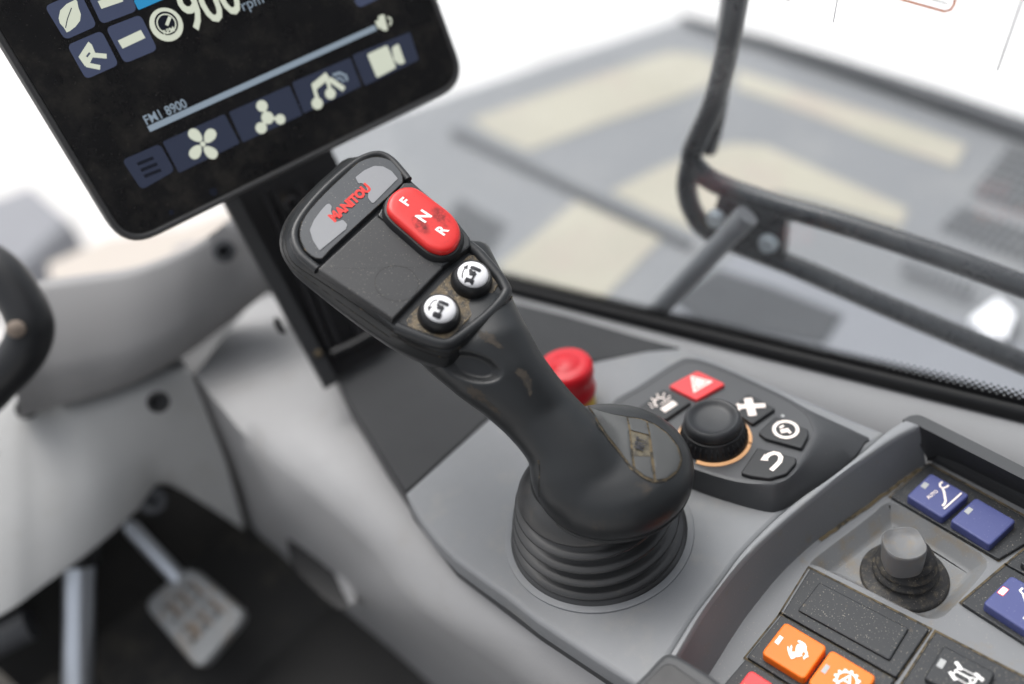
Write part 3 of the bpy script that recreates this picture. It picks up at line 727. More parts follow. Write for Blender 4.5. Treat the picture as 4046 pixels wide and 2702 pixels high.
def on_patch(px, fn, lift, name, m, parent, thick=.0):
    out = [fn(*q) for q in px]; n = len(out)
    xs = [p[0] for p in out]; ys = [p[1] for p in out]
    vs = [Vector(p) for p in out]; stp = 9.
    def inside(x, y):
        c = False
        for i in range(n):
            x1, y1 = out[i]; x2, y2 = out[i - 1]
            if (y1 > y) != (y2 > y) and x < (x2 - x1) * (y - y1) / (y2 - y1) + x1: c = not c
        return c
    x = min(xs)
    while x < max(xs):
        y = min(ys)
        while y < max(ys):
            if inside(x, y) and min((x - p[0]) ** 2 + (y - p[1]) ** 2 for p in out) > 20: vs.append(Vector((x, y)))
            y += stp
        x += stp
    v2, e2, f2, *_ = delaunay_2d_cdt(vs, [(i, (i + 1) % n) for i in range(n)], [], 1, 1e-4)
    P3 = [hit((p.x, p.y), lift) for p in v2]
    fs = [tuple(f_) for f_ in f2 if all(P3[i] is not None for i in f_)]
    P3 = [p if p is not None else Vector((0, 0, .06)) for p in P3]
    b = MB(); b.add(P3, fs); return b.build(name, m, parent, smooth=60)
def blotch(cx_, cy_, ax_, ay_, fn, n=26, rot=0.):
    out = []
    for i in range(n):
        a_ = 2 * math.pi * i / n; q_ = random.uniform(.55, 1.15)
        x_, y_ = ax_ * q_ * math.cos(a_), ay_ * q_ * math.sin(a_)
        out.append((cx_ + x_ * math.cos(rot) - y_ * math.sin(rot), cy_ + x_ * math.sin(rot) + y_ * math.cos(rot)))
    return on_patch(out, fn, .00012, 'wear_patch', 'wear', js)
MT['wear'] = mat('worn_rubber', (.050, .042, .034), .75, bump=.3, bscale=1200, dust=((.028, .026, .024), .45, .62, 300, .9))
blotch(195, 335, 34, 26, c3, 34, rot=.6); blotch(222, 375, 36, 24, c3, 34, rot=1.2); blotch(234, 418, 26, 12, c3, 30, rot=1.4)
blotch(40, 165, 62, 26, c3, 40, rot=.55); blotch(85, 200, 30, 14, c3, 30, rot=.7); blotch(-20, 430, 62, 26, c3, 40, rot=.65); blotch(50, 490, 55, 14, c3, 36, rot=.7)
bd_out = [(512, 490), (560, 508), (620, 525), (690, 538), (760, 548), (825, 572), (890, 618), (940, 680), (958, 745), (938, 800), (890, 840), (832, 852), (775, 832), (715, 785), (655, 708), (595, 632), (548, 560)]
bd = on_patch(bd_out, c3, .0002, 'badge', 'dirt', js)
on_patch([(520, 497), (560, 513), (620, 530), (692, 545), (704, 605), (722, 785), (660, 702), (600, 628), (552, 556)], c3, .0007, 'badge_panel', 'badge', bd)
on_patch([(702, 548), (760, 556), (785, 566), (800, 628), (714, 606)], c3, .0007, 'badge_panel', 'badge', bd)
on_patch([(728, 730), (806, 732), (822, 838), (780, 822), (737, 788)], c3, .0007, 'badge_panel', 'badge', bd)
on_patch([(796, 572), (825, 582), (885, 626), (930, 684), (947, 745), (930, 795), (884, 832), (834, 842), (812, 660)], c3, .0007, 'badge_panel', 'badge', bd)
on_patch([(714, 610), (798, 634), (806, 728), (728, 726)], c3, .0004, 'badge_field', 'badgedirt', bd)
bA, bB_ = hit(c3(748, 715), .0010), hit(c3(770, 640), .0010)
if bA and bB_:
    ux = (bB_ - bA).normalized(); nn = (CAM - bA).normalized(); nn = (nn - ux * nn.dot(ux)).normalized()
    text('MRT', (bA + bB_) / 2 + nn * .0004, ux, nn.cross(ux), .0052, 'ink', bd, bold=.03, sx=.55, shear=.15)
seam_on(bd_out + bd_out[:1], c3, .00035, 'badge_rim', 'seam')

# head shell
T = [(865, 1240), (630, 1052), (400, 892), (300, 815), (250, 745), (236, 670), (262, 590), (330, 490), (440, 375), (550, 275), (650, 200), (730, 165), (800, 165), (865, 205), (930, 275), (990, 345),
     (1110, 450), (1240, 565), (1345, 700), (1420, 795), (1510, 895), (1592, 1025), (1550, 1118), (1400, 1260), (1250, 1372), (1195, 1392), (1100, 1368), (965, 1310)]
Bx = {0: (820, 1335), 1: (590, 1175), 2: (370, 1002), 3: (240, 892), 4: (180, 800), 5: (165, 710), 6: (192, 612), 7: (252, 520), 8: (362, 402), 9: (482, 292), 10: (592, 205)}
Mx = {0: (880, 1280), 1: (640, 1108), 2: (400, 948), 3: (262, 856), 4: (213, 778), 5: (202, 695), 6: (230, 604)}
def J(p): d = p - HO; return (d.dot(EX), d.dot(EY))
def JW(q, h): return HO + EX * q[0] + EY * q[1] + EZ * h
qT = [J(p) for p in fj(T, -4)]
ar = sum(qT[i][0] * qT[(i + 1) % len(qT)][1] - qT[(i + 1) % len(qT)][0] * qT[i][1] for i in range(len(qT))); sg = 1 if ar > 0 else -1
qO = inset(qT, -sg * .0012)
qB = [J(FJ(*Bx[i], -17)) if i in Bx else qO[i] for i in range(len(T))]
qM = [J(FJ(*Mx[i], -9)) if i in Mx else tuple((a + c) / 2 for a, c in zip(qT[i], qB[i])) for i in range(len(T))]
def dens(q, k=3): return [(p.x, p.y) for p in spline([Vector((a, c, 0)) for a, c in q], k, True)]
dT, dM, dB = dens(qT), dens(qM), dens(qB)
L3 = lambda q, h: [JW(p, h / 1000) for p in q]
b = MB()
b.loft([L3(inset(dB, sg * .013), -33), L3(inset(dB, sg * .006), -29), L3(inset(dB, sg * .0018), -23), L3(dB, -17), L3(inset(dB, -sg * .0001), -15.5), L3(dM, -9.2)], True, False)
b.build('rear_shell', 'grip', js, smooth=50)
b = MB()
b.loft([L3(inset(dM, sg * .0007), -9.4), L3(inset(dM, sg * .0001), -8.8), L3([((a[0] + c[0]) / 2, (a[1] + c[1]) / 2) for a, c in zip(dM, dT)], -6.2), L3(dT, -4.4), L3(inset(dT, sg * .0008), -4.0)], False, True)
hsld = b.build('head_shell', 'shell', js, smooth=35)
b = MB(); b.tube(L3(inset(dM, sg * .0001), -9.3) + L3(inset(dM, sg * .0001), -9.3)[:1], .00022, 5, False); b.build('seam', 'seam', js)
b = MB(); qq = [((a[0] * .55 + c[0] * .45), (a[1] * .55 + c[1] * .45)) for a, c in zip(dB, dM)]
b.tube([JW(p, -.0128) for p in qq[:32]], .00028, 5); b.build('seam', 'seam', js)
# bezel ridge round the lens
b = MB(); bz = spline(fj([(400, 888), (345, 842), (300, 800), (266, 738), (256, 668), (285, 588), (360, 484), (465, 372), (570, 278), (660, 212), (740, 180), (800, 180), (858, 212), (915, 275), (962, 332)], -2.6), 4)
b.tube(bz, .0024, 10); b.build('bezel_ridge', 'shell', js)
# lens
lens = [(425, 818), (360, 800), (312, 745), (288, 672), (302, 592), (352, 512), (455, 400), (562, 300), (655, 218), (742, 188), (800, 190), (866, 216), (916, 280), (928, 338), (905, 368), (820, 448), (480, 760)]
lw = MB(); lw.slab(spline(fj(lens, -.8), 2, True), EZ, .004, .0004, 2); lo_ = lw.build('display_lens', 'window', js)
b = MB(); b.tube(spline(fj(lens, -.9), 2, True) + fj(lens[:1], -.9), .0003, 5, False); b.build('seam', 'seam', js)
pl1 = [(412, 768), (372, 708), (351, 640), (378, 578), (420, 520), (455, 482), (472, 476), (488, 494), (482, 522), (496, 560), (512, 592), (556, 577), (584, 606), (574, 636)]
pl2 = [(634, 314), (690, 270), (750, 243), (805, 246), (858, 275), (897, 322), (748, 472), (735, 472), (712, 440), (714, 408), (700, 372), (678, 350), (652, 352)]
for pp in (pl1, pl2): flat('light_plate', rounded(fj(pp, -.5), .0007, 3), 'plate', lo_)
text('MANITOU', FJ(601, 473, -.45), (FJ(700, 386, -.45) - FJ(505, 560, -.45)).normalized(), EY, .0052, 'redlet', lo_, bold=.06, shear=.18, sx=.93, space=.98)
# flat thumb pad
b = MB(); b.slab(rounded(fj([(402, 882), (765, 548), (1180, 868), (866, 1192)], .2), .0006, 2), EZ, .0045, .0008, 2); pd_ = b.build('thumb_pad', 'pad', js)
pc = J(FJ(890, 970, .25)); rr = abs(J(FJ(1028, 960, .25))[0] - J(FJ(752, 960, .25))[0]) / 2
b = MB(); b.ribbon([JW((pc[0] + .0108 * math.cos(2 * math.pi * i / 48), pc[1] + .0108 * math.sin(2 * math.pi * i / 48)), .00027) for i in range(48)], .00016, EZ, True); b.build('scribed_circle', 'seam', pd_, smooth=0)
# rocker housing, skirt, rocker
b = MB(); b.slab(rounded(fj([(772, 548), (800, 500), (935, 345), (990, 345), (1120, 455), (1250, 565), (1347, 690), (1346, 742), (1168, 872)], .6), .001, 3), EZ, .006, .0010, 2); rh = b.build('rocker_housing', 'shell', js)
rk = [(829, 482), (848, 425), (900, 380), (965, 366), (1028, 382), (1130, 455), (1232, 535), (1278, 605), (1288, 675), (1252, 745), (1182, 774), (1112, 760), (1060, 728), (970, 650), (880, 572), (838, 525)]
rkp = spline(fj(rk, 7.0), 3, True)
rq = [J(p) for p in rkp]; a2 = sum(rq[i][0] * rq[(i + 1) % len(rq)][1] - rq[(i + 1) % len(rq)][0] * rq[i][1] for i in range(len(rq))); s2 = 1 if a2 > 0 else -1
b = MB(); b.loft([L3(inset(rq, -s2 * .0024), -1), L3(inset(rq, -s2 * .0022), 1.2), L3(inset(rq, -s2 * .0010), 3.6), L3(inset(rq, s2 * .0006), 3.8)]); b.build('rocker_skirt', 'knob', js)
b = MB(); b.loft([L3(inset(rq, s2 * .0008), 3.0), L3(inset(rq, s2 * .0001), 3.4), L3(rq, 4.4), L3(inset(rq, s2 * .0002), 5.6), L3(inset(rq, s2 * .0007), 6.5), L3(inset(rq, s2 * .0016), 7.05), L3(inset(rq, s2 * .0030), 7.25), L3(inset(rq, s2 * .006), 7.3)]); ro_ = b.build('rocker_switch', 'rocker', js, smooth=60)
for ch, (px, py), hh in (('F', (945, 467), .0058), ('N', (1060, 557), .0066), ('R', (1172, 645), .0058)):
    text(ch, FJ(px, py, 7.4), EX, EY, hh, 'white', ro_, bold=.03)
def smudge_mat():
    m = bpy.data.materials.new('thumb_grime'); m.use_nodes = True; N = m.node_tree.nodes; L = m.node_tree.links
    b_ = N['Principled BSDF']; b_.inputs['Base Color'].default_value = (.035, .012, .012, 1); b_.inputs['Roughness'].default_value = .6
    tc = N.new('ShaderNodeTexCoord'); n = N.new('ShaderNodeTexNoise'); n.inputs['Scale'].default_value = 260; n.inputs['Detail'].default_value = 7; n.inputs['Roughness'].default_value = .7
    L.new(tc.outputs['Object'], n.inputs['Vector'])
    r_ = N.new('ShaderNodeMapRange'); r_.inputs['From Min'].default_value = .40; r_.inputs['From Max'].default_value = .66; r_.inputs['To Max'].default_value = .75
    L.new(n.outputs['Fac'], r_.inputs['Value'])
    at = N.new('ShaderNodeAttribute'); at.attribute_name = 'fade'; mu = N.new('ShaderNodeMath'); mu.operation = 'MULTIPLY'
    L.new(r_.outputs[0], mu.inputs[0]); L.new(at.outputs['Fac'], mu.inputs[1]); L.new(mu.outputs[0], b_.inputs['Alpha'])
    return m
MT['grime'] = smudge_mat()
def smudge(cx_, cy_, ax_, ay_, rot, h, parent):
    rings_ = []; n = 28
    for q in (1., .75, .5, .25, .02):
        rings_.append([FJ(cx_ + q * (ax_ * math.cos(a) * math.cos(rot) - ay_ * math.sin(a) * math.sin(rot)), cy_ + q * (ax_ * math.cos(a) * math.sin(rot) + ay_ * math.sin(a) * math.cos(rot)), h) for a in [2 * math.pi * k / n for k in range(n)]])
    b = MB(); b.loft(rings_, False, True); o = b.build('grime_patch', 'grime', parent, smooth=0)
    at = o.data.attributes.new('fade', 'FLOAT', 'POINT')
    for k, q in enumerate((0., .55, .9, 1., 1.)):
        for i in range(n): at.data[k * n + i].value = q
smudge(1165, 560, 88, 48, .8, 7.36, ro_)
smudge(1040, 610, 80, 42, .8, 7.35, ro_)
# dusty plate with the two push buttons
b = MB(); b.slab(rounded(fj([(950, 1188), (1340, 792), (1402, 800), (1526, 962), (1502, 1012), (1238, 1296), (1190, 1322), (962, 1246)], -3.4), .0014, 3), EZ, .003, .0004, 2); bt = b.build('button_plate', 'traybtn', js)
b = MB(); b.tube(spline(fj([(884, 1246), (1000, 1292), (1120, 1336), (1192, 1348), (1250, 1326), (1400, 1216), (1510, 1112), (1566, 1036), (1562, 1000), (1520, 930), (1440, 835), (1395, 785), (1340, 740)], -3.6), 4), .0030, 10); b.build('button_rim', 'shell', js)
b = MB(); b.tube(spline(fj([(860, 1292), (980, 1345), (1100, 1384), (1195, 1404), (1250, 1386), (1400, 1284), (1545, 1142), (1606, 1050)], -6), 4), .00045, 6); b.build('seam', 'seam', js)
for bi_, (bx, by) in enumerate(((1352, 962), (1152, 1174))):
    o0 = FJ(bx, by, -3.5)
    b = MB(); b.lathe(o0, [(.0108, 0), (.0108, .001), (.0105, .003), (.0096, .0056), (.0088, .0062), (.0082, .0060)], ax=EZ, n=48); pb = b.build('push_button', 'knob', js)
    dome = [(.0078, .0052), (.0080, .0064), (.0076, .0074), (.0064, .0082), (.0045, .0088), (.0022, .0091), (.00001, .0092)]
    b = MB(); b.lathe(o0, dome, ax=EZ, n=48); b.build('cap', 'whitecap', pb, smooth=80)
    ccx, ccy = bx, by - 35
    def dz(p, o0=o0):
        d = p - o0; u_, v_ = d.dot(EX), d.dot(EY); r_ = math.hypot(u_, v_); pr_ = dome[1:]
        for (r1, h1), (r2, h2) in zip(pr_, pr_[1:]):
            if r2 <= r_ <= r1: h = h2 + (h1 - h2) * (r_ - r2) / (r1 - r2); break
        else: h = .0064
        return o0 + EX * u_ + EY * v_ + EZ * (h + .00022)
    F_ = lambda x, y: dz(FJ(ccx + x, ccy + y, 5.2))
    def sub(poly, name='steering_symbol'):
        b = MB(); P_ = [F_(*q) for q in poly]; c_ = dz(sum(P_, Vector()) / len(P_)); n = len(P_)
        b.add(P_ + [c_], [(i, (i + 1) % n, n) for i in range(n)]); b.build(name, 'ink', pb, smooth=0)
    sub([(-8, -50), (0, -62), (20, -58), (58, -42), (62, -30), (50, -20), (20, -32), (-6, -42)])
    sub([(-38, 14), (-30, 6), (14, 22), (20, 30), (10, 48), (-2, 50), (-38, 34), (-42, 26)])
    sub([(-16, -42), (-4, -40), (34, -8), (22, 2), (-14, -4)])
    b = MB(); b.ribbon([F_(14, -22), F_(20, -4), F_(8, 14), F_(2, 24)], .0011, EZ); b.build('steering_symbol', 'ink', pb, smooth=0)
    b = MB(); cc_ = J(F_(16, -15)); b.loft([[dz(JW((cc_[0] + q * math.cos(2 * math.pi * k / 16), cc_[1] + q * math.sin(2 * math.pi * k / 16)), .006)) + EZ * .00012 for k in range(16)] for q in (.0011, .0004)], False, False); b.build('steering_symbol', 'ink', pb, smooth=0)
    arc = [(-54, 6), (-56, -16), (-48, -38), (-34, -52)] if bi_ == 0 else [(-12, -62), (-34, -58), (-50, -44), (-60, -22)]
    b = MB(); b.ribbon([F_(*q) for q in arc], .0007, EZ); b.build('arrow_arc', 'ink', pb, smooth=0)
    sub([(-52, -58), (-18, -72), (-26, -38)] if bi_ == 0 else [(-72, -30), (-40, -22), (-66, 2)], 'arrow_head')

# ------------------------------------------------------------------ monitor
RM = Vector((.97005155, -.24044782, .03442143)); DM = Vector((-.019, -.21638997, -.97612211)); NM = Vector((.24215489, .94623476, -.21447793))
TM = .525
P0 = PD(c1(640, 1135), TM)
def OM(p, h=0.): return PP(p, P0 - NM * h, NM)
def MW(x, y, h=0.): return P0 + RM * x + DM * y - NM * h
mo = root('touchscreen_monitor', 'black touchscreen monitor showing 900 rpm and a row of menu tiles', 'monitor', MW(.12, .0, -.02))
W0, W1, H0, H1 = -.0086, .2370, -.17, .0008; KM = .80
def rrect(d, h, rad=.021): return [p for p in rounded([MW(W0 + d, H0 + d, h), MW(W1 - d, H0 + d, h), MW(W1 - d, H1 - d, h), MW(W0 + d, H1 - d, h)], rad - d, 8)]
b = MB(); b.loft([rrect(.014, -.030), rrect(.004, -.026), rrect(.0008, -.012), rrect(0, -.006), rrect(.0004, -.002), rrect(.0016, 0), rrect(.0030, .0002), rrect(.0042, -.0005), rrect(.0046, -.0014)], True, True)
b.build('housing', 'bezel', mo, smooth=40)
b = MB(); b.loft([rrect(.0047, -.0012), rrect(.0049, -.0008)], False, True); gl = b.build('screen_glass', 'glass', mo, smooth=0)
HS = -.0006
def tile(px, fn, m='tile', rnd=.003, name='menu_tile', h=HS):
    return flat(name, rounded([OM(fn(*q), h) for q in px], rnd, 4), m, mo)
def ico(name, px, fn, parent, m='sicon', rnd=0., h=HS + .0004):
    p = [OM(fn(*q), h) for q in px]
    return flat(name, rounded(p, rnd, 3) if rnd else p, m, parent)
def isk(name, paths, fn, parent, m='sicon', h=HS + .0004):
    b = MB(); hh = h
    for pp, wd in paths: b.ribbon([OM(fn(*q), hh) for q in pp], wd * KM, -NM); hh += .00003
    b.build(name, m, parent, smooth=0)
def idisc(name, c, rad, fn, parent, m='sicon', h=HS + .0004, inner=0.):
    rad *= .86; inner *= .86
    c_ = OM(fn(*c), h); b = MB()
    if inner: b.loft([disc_pts(c_, RM, DM, rad), disc_pts(c_, RM, DM, inner)], False, False)
    else: b.poly(disc_pts(c_, RM, DM, rad))
    b.build(name, m, parent, smooth=0)
k = tile([(148, 48), (308, 310), (555, 200), (420, -70)], cG)
ico('leaf_symbol', [(320, 250), (300, 215), (268, 180), (258, 140), (270, 80), (320, 30), (390, -5), (402, 10), (412, 60), (430, 110), (424, 160), (390, 205), (345, 240)], cG, k)
isk('leaf_vein', [([(312, 215), (325, 150), (358, 60)], .0006)], cG, k, 'tiledim', HS + .0007)
k = tile([(440, -130), (590, 188), (868, 82), (740, -240)], cG)
isk('minus_symbol', [([(575, 38), (745, -20)], .0052)], cG, k)
k = tile([(322, 350), (470, 615), (725, 500), (590, 235)], cG)
ico('bucket_symbol', [(412, 440), (488, 322), (515, 345), (540, 405), (500, 490), (462, 512)], cG, k)
isk('bucket_symbol', [([(520, 425), (630, 435)], .0032), ([(470, 500), (580, 522)], .0032)], cG, k)
isk('bucket_slot', [([(475, 440), (500, 408)], .0012)], cG, k, 'tile', HS + .0007)
k = tile([(622, 215), (770, 492), (1025, 385), (892, 112)], cG)
isk('minus_symbol', [([(735, 345), (912, 262)], .0058)], cG, k)
tile([(838, 0), (876, 78), (1080, -10), (1030, -90)], cG, 'sblue', .001)
k = tile([(1108, -10), (1160, 72), (1400, -40), (1330, -120)], cH, name='menu_tile')
# gauge and numbers
gc = OM(cG(1093, 190), HS)
gd = flat('gauge_face', disc_pts(gc, RM, DM, .0090, 32), 'sicon', mo)
idisc('gauge_dial', (1093, 180), .0074, cG, gd, 'sdark')
idisc('gauge_rim', (1093, 182), .0062, cG, gd, 'sicon', HS + .0006, .0054)
isk('gauge_needle', [([(1095, 195), (1120, 130)], .0022)], cG, gd, 'sicon', HS + .0008)
text('RPM', OM(cG(1112, 240), HS + .0008), RM, -DM, .0026, 'sicon', gd, bold=.02)
text('900', OM(cG(1490, 150), HS) - DM * .0088, RM, -DM, .0225, 'sicon', mo, bold=.016, sx=.74, space=.98)
text('rpm', OM(cH(215, 20), HS), RM, -DM, .0062, 'sbar', mo)
text('FM1 8900', OM(cG(1085, 868), HS), RM, -DM, .0054, 'sbar', mo, bold=.012, sx=.86)
isk('slider_bar', [([(955, 1000), (2714, 212)], .0043)], cG, mo, 'sbar', HS)
isk('speaker_symbol', [([(1318, 222), (1350, 205)], .0060), ([(1365, 130), (1400, 270)], .0035), ([(1345, 205), (1385, 195)], .0105)], cH, mo)
isk('speaker_wave', [([(1412, 150), (1442, 165), (1446, 200), (1430, 225)], .0015)], cH, mo)
k = tile([(748, 1240), (900, 1470), (1158, 1322), (1042, 1112)], cG, 'tiledim')
isk('menu_symbol', [([(868, 1272), (992, 1222)], .0024), ([(895, 1320), (1022, 1268)], .0024), ([(922, 1366), (1050, 1314)], .0024)], cG, k, 'sdark')
k = tile([(1062, 1098), (1190, 1340), (1662, 1108), (1542, 882)], cG, 'tiledim', .0012)
fc = OM(cG(1375, 1115), HS + .0004)
b = MB()
for i, aa in enumerate((-1.95, -.55, 1.15, 2.62)):
    pts = []
    for t in range(16):
        a = 2 * math.pi * t / 16; lx = .0062 + .0046 * math.cos(a); ly = .0029 * math.sin(a) * (1.1 + .25 * math.cos(a)) + .0009
        pts.append(fc + RM * (lx * math.cos(aa) - ly * math.sin(aa)) + DM * (lx * math.sin(aa) + ly * math.cos(aa)) - NM * (.00003 * i))
    b.poly(pts)
b.build('fan_symbol', 'sicon', k, smooth=0)
idisc('fan_hub', (1375, 1115), .0018, cG, k, h=HS + .0007)
k = tile([(8, 992), (132, 1262), (662, 1015), (545, 755)], cH, 'tiledim', .0012)
isk('vent_symbol', [([(305, 938), (352, 1040)], .0022), ([(465, 1055), (352, 1040)], .0022), ([(295, 1130), (352, 1040)], .0022)], cH, k)
for i, (c_, rd) in enumerate((((352, 1042), .0044), ((303, 938), .0040), ((465, 1055), .0036), ((296, 1132), .0040))): idisc('vent_symbol', c_, rd, cH, k, h=HS + .0006)
k = tile([(568, 730), (672, 1005), (1182, 762), (1085, 508)], cH, 'tiledim', .0012)
isk('note_symbol', [([(760, 770), (885, 665)], .0055), ([(755, 745), (800, 900)], .0028), ([(865, 660), (915, 820)], .0028), ([(900, 700), (1030, 790)], .0040)], cH, k)
idisc('note_symbol', (792, 915), .0042, cH, k, h=HS + .0006); idisc('note_symbol', (908, 828), .0040, cH, k, h=HS + .0006)
isk('sound_wave', [([(930, 665), (990, 645), (1045, 670), (1055, 715)], .0022), ([(955, 700), (990, 690), (1015, 705), (1022, 730)], .0016)], cH, k, 'sbar')
k = tile([(1102, 488), (1212, 760), (1692, 528), (1612, 282)], cH, 'tiledim', .0012)
ico('camera_symbol', [(1232, 480), (1412, 398), (1492, 598), (1320, 690)], cH, k, rnd=.0014)
ico('camera_symbol', [(1452, 420), (1510, 385), (1570, 555), (1515, 572), (1470, 530)], cH, k, rnd=.0010)
# screws / sensor on the bezel
for c_, rd in (((990, 890), .0028), ((795, 985), .0018)): idisc('sensor_dot', c_, rd, c1, mo, 'sdark', h=HS)

# ------------------------------------------------------------------ monitor post
po = root('monitor_post', 'black ribbed upright post that carries the monitor in front of the joystick', 'post', (.06, .28, -.0035))
pa, pb_ = PL(cI(850, 1620), 0), PL(cI(90, 230), .12)
dx = Vector((.97, -.24, .0)).normalized()
up_ = PD(cI(20, 90), .62) - pa
# post leans forward: its plane holds the left edge and the across direction
pn = up_.cross(dx).normalized()
def OP(px, fn=cI, h=0.): return PP(fn(*px), pa + (pn if pn.dot(CAM - pa) > 0 else -pn) * h, pn)
pf = pn if pn.dot(CAM - pa) > 0 else -pn
Lb, Lt = OP((850, 1620)), OP((20, 90)); wv = dx * .088
b = MB(); b.box(Lb - pf * .012 - (Lt - Lb) * .02, wv, (Lt - Lb) * 1.05, pf * .004); b.build('back_plate', 'postblack', po, smooth=0)
def rib(px_a, px_b, wid, hgt, m='postblack', name='rib'):
    a, c = OP(px_a), OP(px_b); b = MB()
    b.box(a - pf * .008, dx * wid, c - a, pf * (.008 + hgt)); return b.build(name, m, po, smooth=0)
rib((850, 1620), (70, 200), .010, .004, 'dark', 'edge_flange')
rib((870, 1330), (360, 130), .004, .0)
rib((950, 1330), (440, 110), .0045, -.002)
rib((1110, 1250), (620, 60), .007, .001)
rib((1260, 1200), (790, 20), .006, .001)
b = MB(); cc_ = OP((600, 210), cI, .003); b.lathe(cc_ - pf * .008, [(.006, 0), (.006, .008), (.0048, .0085), (.0030, .0085), (.0030, .003)], ax=pf, n=24, cap=False); b.build('screw_boss', 'postblack', po)
b = MB(); b.tube([OP((900, 1372)), OP((1040, 1310)), OP((1230, 1210))], .0035, 8); b.build('foot_lip', 'postblack', po)
b = MB(); b.lathe(OP((800, 1366), cI, .0042), [(.003, -.004), (.003, 0), (.002, .0008), (.0001, .001)], ax=pf, n=16); b.build('screw', 'dirt', po)
b = MB(); q_ = [OP(q) for q in ((470, 1085), (500, 1100), (540, 1180), (560, 1215), (515, 1210), (480, 1160))]; b.slab(q_, pf, .012); b.build('clip', 'postblack', po)

# ------------------------------------------------------------------ pale console cover
cv = root('console_cover', 'pale grey moulded cover panel down the outer side of the console', 'cover panel', (-.06, .15, -.30))
Rr = pls([(585, 685), (700, 800), (800, 950), (870, 1060), (932, 1150), (1038, 1300), (1228, 1445), (1400, 1560), (1560, 1680)], -.030)
zf = [-.012, -.03, -.034, -.037, -.04, -.045, -.05, -.055, -.06]
Ff = [PL(V(*q), z) for q, z in zip([(450, 858), (560, 985), (640, 1060), (700, 1110), (765, 1165), (865, 1260), (960, 1385), (1150, 1520), (1310, 1640)], zf)]
zb = [-.02, -.10, -.16, -.20, -.22, -.24, -.26, -.28, -.29]
Bb = [PL(V(*q), z) for q, z in zip([(437, 862), (500, 1020), (548, 1130), (582, 1212), (640, 1265), (705, 1325), (785, 1395), (900, 1490), (1010, 1590)], zb)]
Re = [p + Vector((.02, 0, -.005)) for p in Rr]
mixv = lambda a, c, t, o=Vector(): [p * (1 - t) + q * t + o for p, q in zip(a, c)]
rings_ = [spline(x_, 4) for x_ in (Re, Rr, mixv(Rr, Ff, .5, Vector((0, 0, .002))), mixv(Rr, Ff, .85, Vector((0, 0, .001))), mixv(Ff, Bb, .06, Vector((-.001, 0, 0))), mixv(Ff, Bb, .5, Vector((.002, 0, 0))), Bb)]
b = MB(); b.loft(rings_, closed=False); b.build('panel', 'cover', cv, recalc=False, smooth=60)
b = MB(); b.slab(pls([(330, 860), (440, 790), (560, 690), (640, 620), (720, 800), (600, 900), (455, 880)], -.034), UP, .004); b.build('gap_shade_sheet', 'trim', cv, smooth=0)  # added backing sheet; its dark colour stands in for shade in the gap
b = MB(); b.box(Vector((-.30, .455, -.32)), Vector((.40, 0, 0)), Vector((0, .01, 0)), Vector((0, 0, .30))); b.build('inner_wall', 'floor', cv, smooth=0)
# hand recess low on the cover, its shaded hollow painted as a black slab
hp = [PL(c7(*q), -.19) for q in ((1335, 590), (1390, 600), (1470, 690), (1560, 800), (1612, 915), (1560, 930), (1440, 830), (1350, 720))]
nh = (CAM - hp[0]).normalized()
b = MB(); b.slab(spline([p + nh * .03 for p in hp], 3, True), Vector((-1, -.1, .1)), .006); b.build('hand_recess_shade', 'black', cv)
b = MB(); b.tube(spline([PL(c7(*q), -.19) + nh * .03 for q in ((1330, 560), (1375, 530), (1440, 560), (1530, 670), (1600, 800), (1635, 915))], 4), [.004, .006] + [.0075] * 16 + [.006, .005, .004], 8); b.build('recess_lip', 'cover', cv)

# ------------------------------------------------------------------ steering column cover
sc_ = root('steering_column_cover', 'grey two-piece steering column cover with rounded bowl above the pedals', 'column cover', (-.15, .42, -.12))
tp_ = [PL(V(*q), z) for q, z in (((30, 660), .085), ((90, 645), .080), ((180, 632), .078), ((300, 615), .076), ((400, 580), .076), ((470, 545), .078), ((520, 508), .082), ((560, 470), .09))]
bt_ = [PL(V(*q), z) for q, z in (((40, 960), .0), ((120, 935), .0), ((200, 915), .0), ((300, 880), .0), ((400, 825), .0), ((480, 765), .0), ((560, 705), .005), ((640, 640), .02))]
midb = [p * .45 + q * .55 + Vector((-.008, -.022, .004)) for p, q in zip(tp_, bt_)]
lowb = [p * .14 + q * .86 + Vector((-.006, -.020, 0)) for p, q in zip(tp_, bt_)]
hib = [p * .93 + q * .07 + Vector((-.0015, -.003, .0))  for p, q in zip(tp_, bt_)]
back = [p + Vector((.004, .012, -.006)) for p in tp_]; back2 = [p + Vector((.006, .014, -.07)) for p in tp_]
b = MB(); b.loft([spline(x_, 5) for x_ in (back2, back, tp_, hib, midb, lowb, bt_, [p + Vector((.01, .03, -.004)) for p in bt_])], closed=False); b.build('bowl', 'bowl', sc_, recalc=False, smooth=80)
for q in ((1240, 380),):
    p = PL(c6(*q), .072); b = MB(); b.lathe(p + Vector((-.004, -.012, .0)), [(.009, -.004), (.009, 0), (.005, .001), (.004, -.004)], ax=(CAM - p), n=20); b.build('screw_recess', 'deckdark', sc_)
lo_top = [PL(V(*q), z) for q, z in (((-60, 960), -.0), ((20, 900), .005), ((60, 880), .005), ((105, 905), .0), ((160, 935), -.004), ((230, 925), -.004), ((330, 890), -.004), ((430, 840), -.004))]
lo_bot = [PL(V(*q), z) for q, z in (((-80, 1450), -.10), ((20, 1400), -.10), ((90, 1350), -.10), ((180, 1285), -.10), ((260, 1220), -.10), ((330, 1155), -.10), ((385, 1110), -.10), ((560, 1215), -.19))]
lm = [p * .5 + q * .5 + Vector((0, -.012, 0)) for p, q in zip(lo_top, lo_bot)]
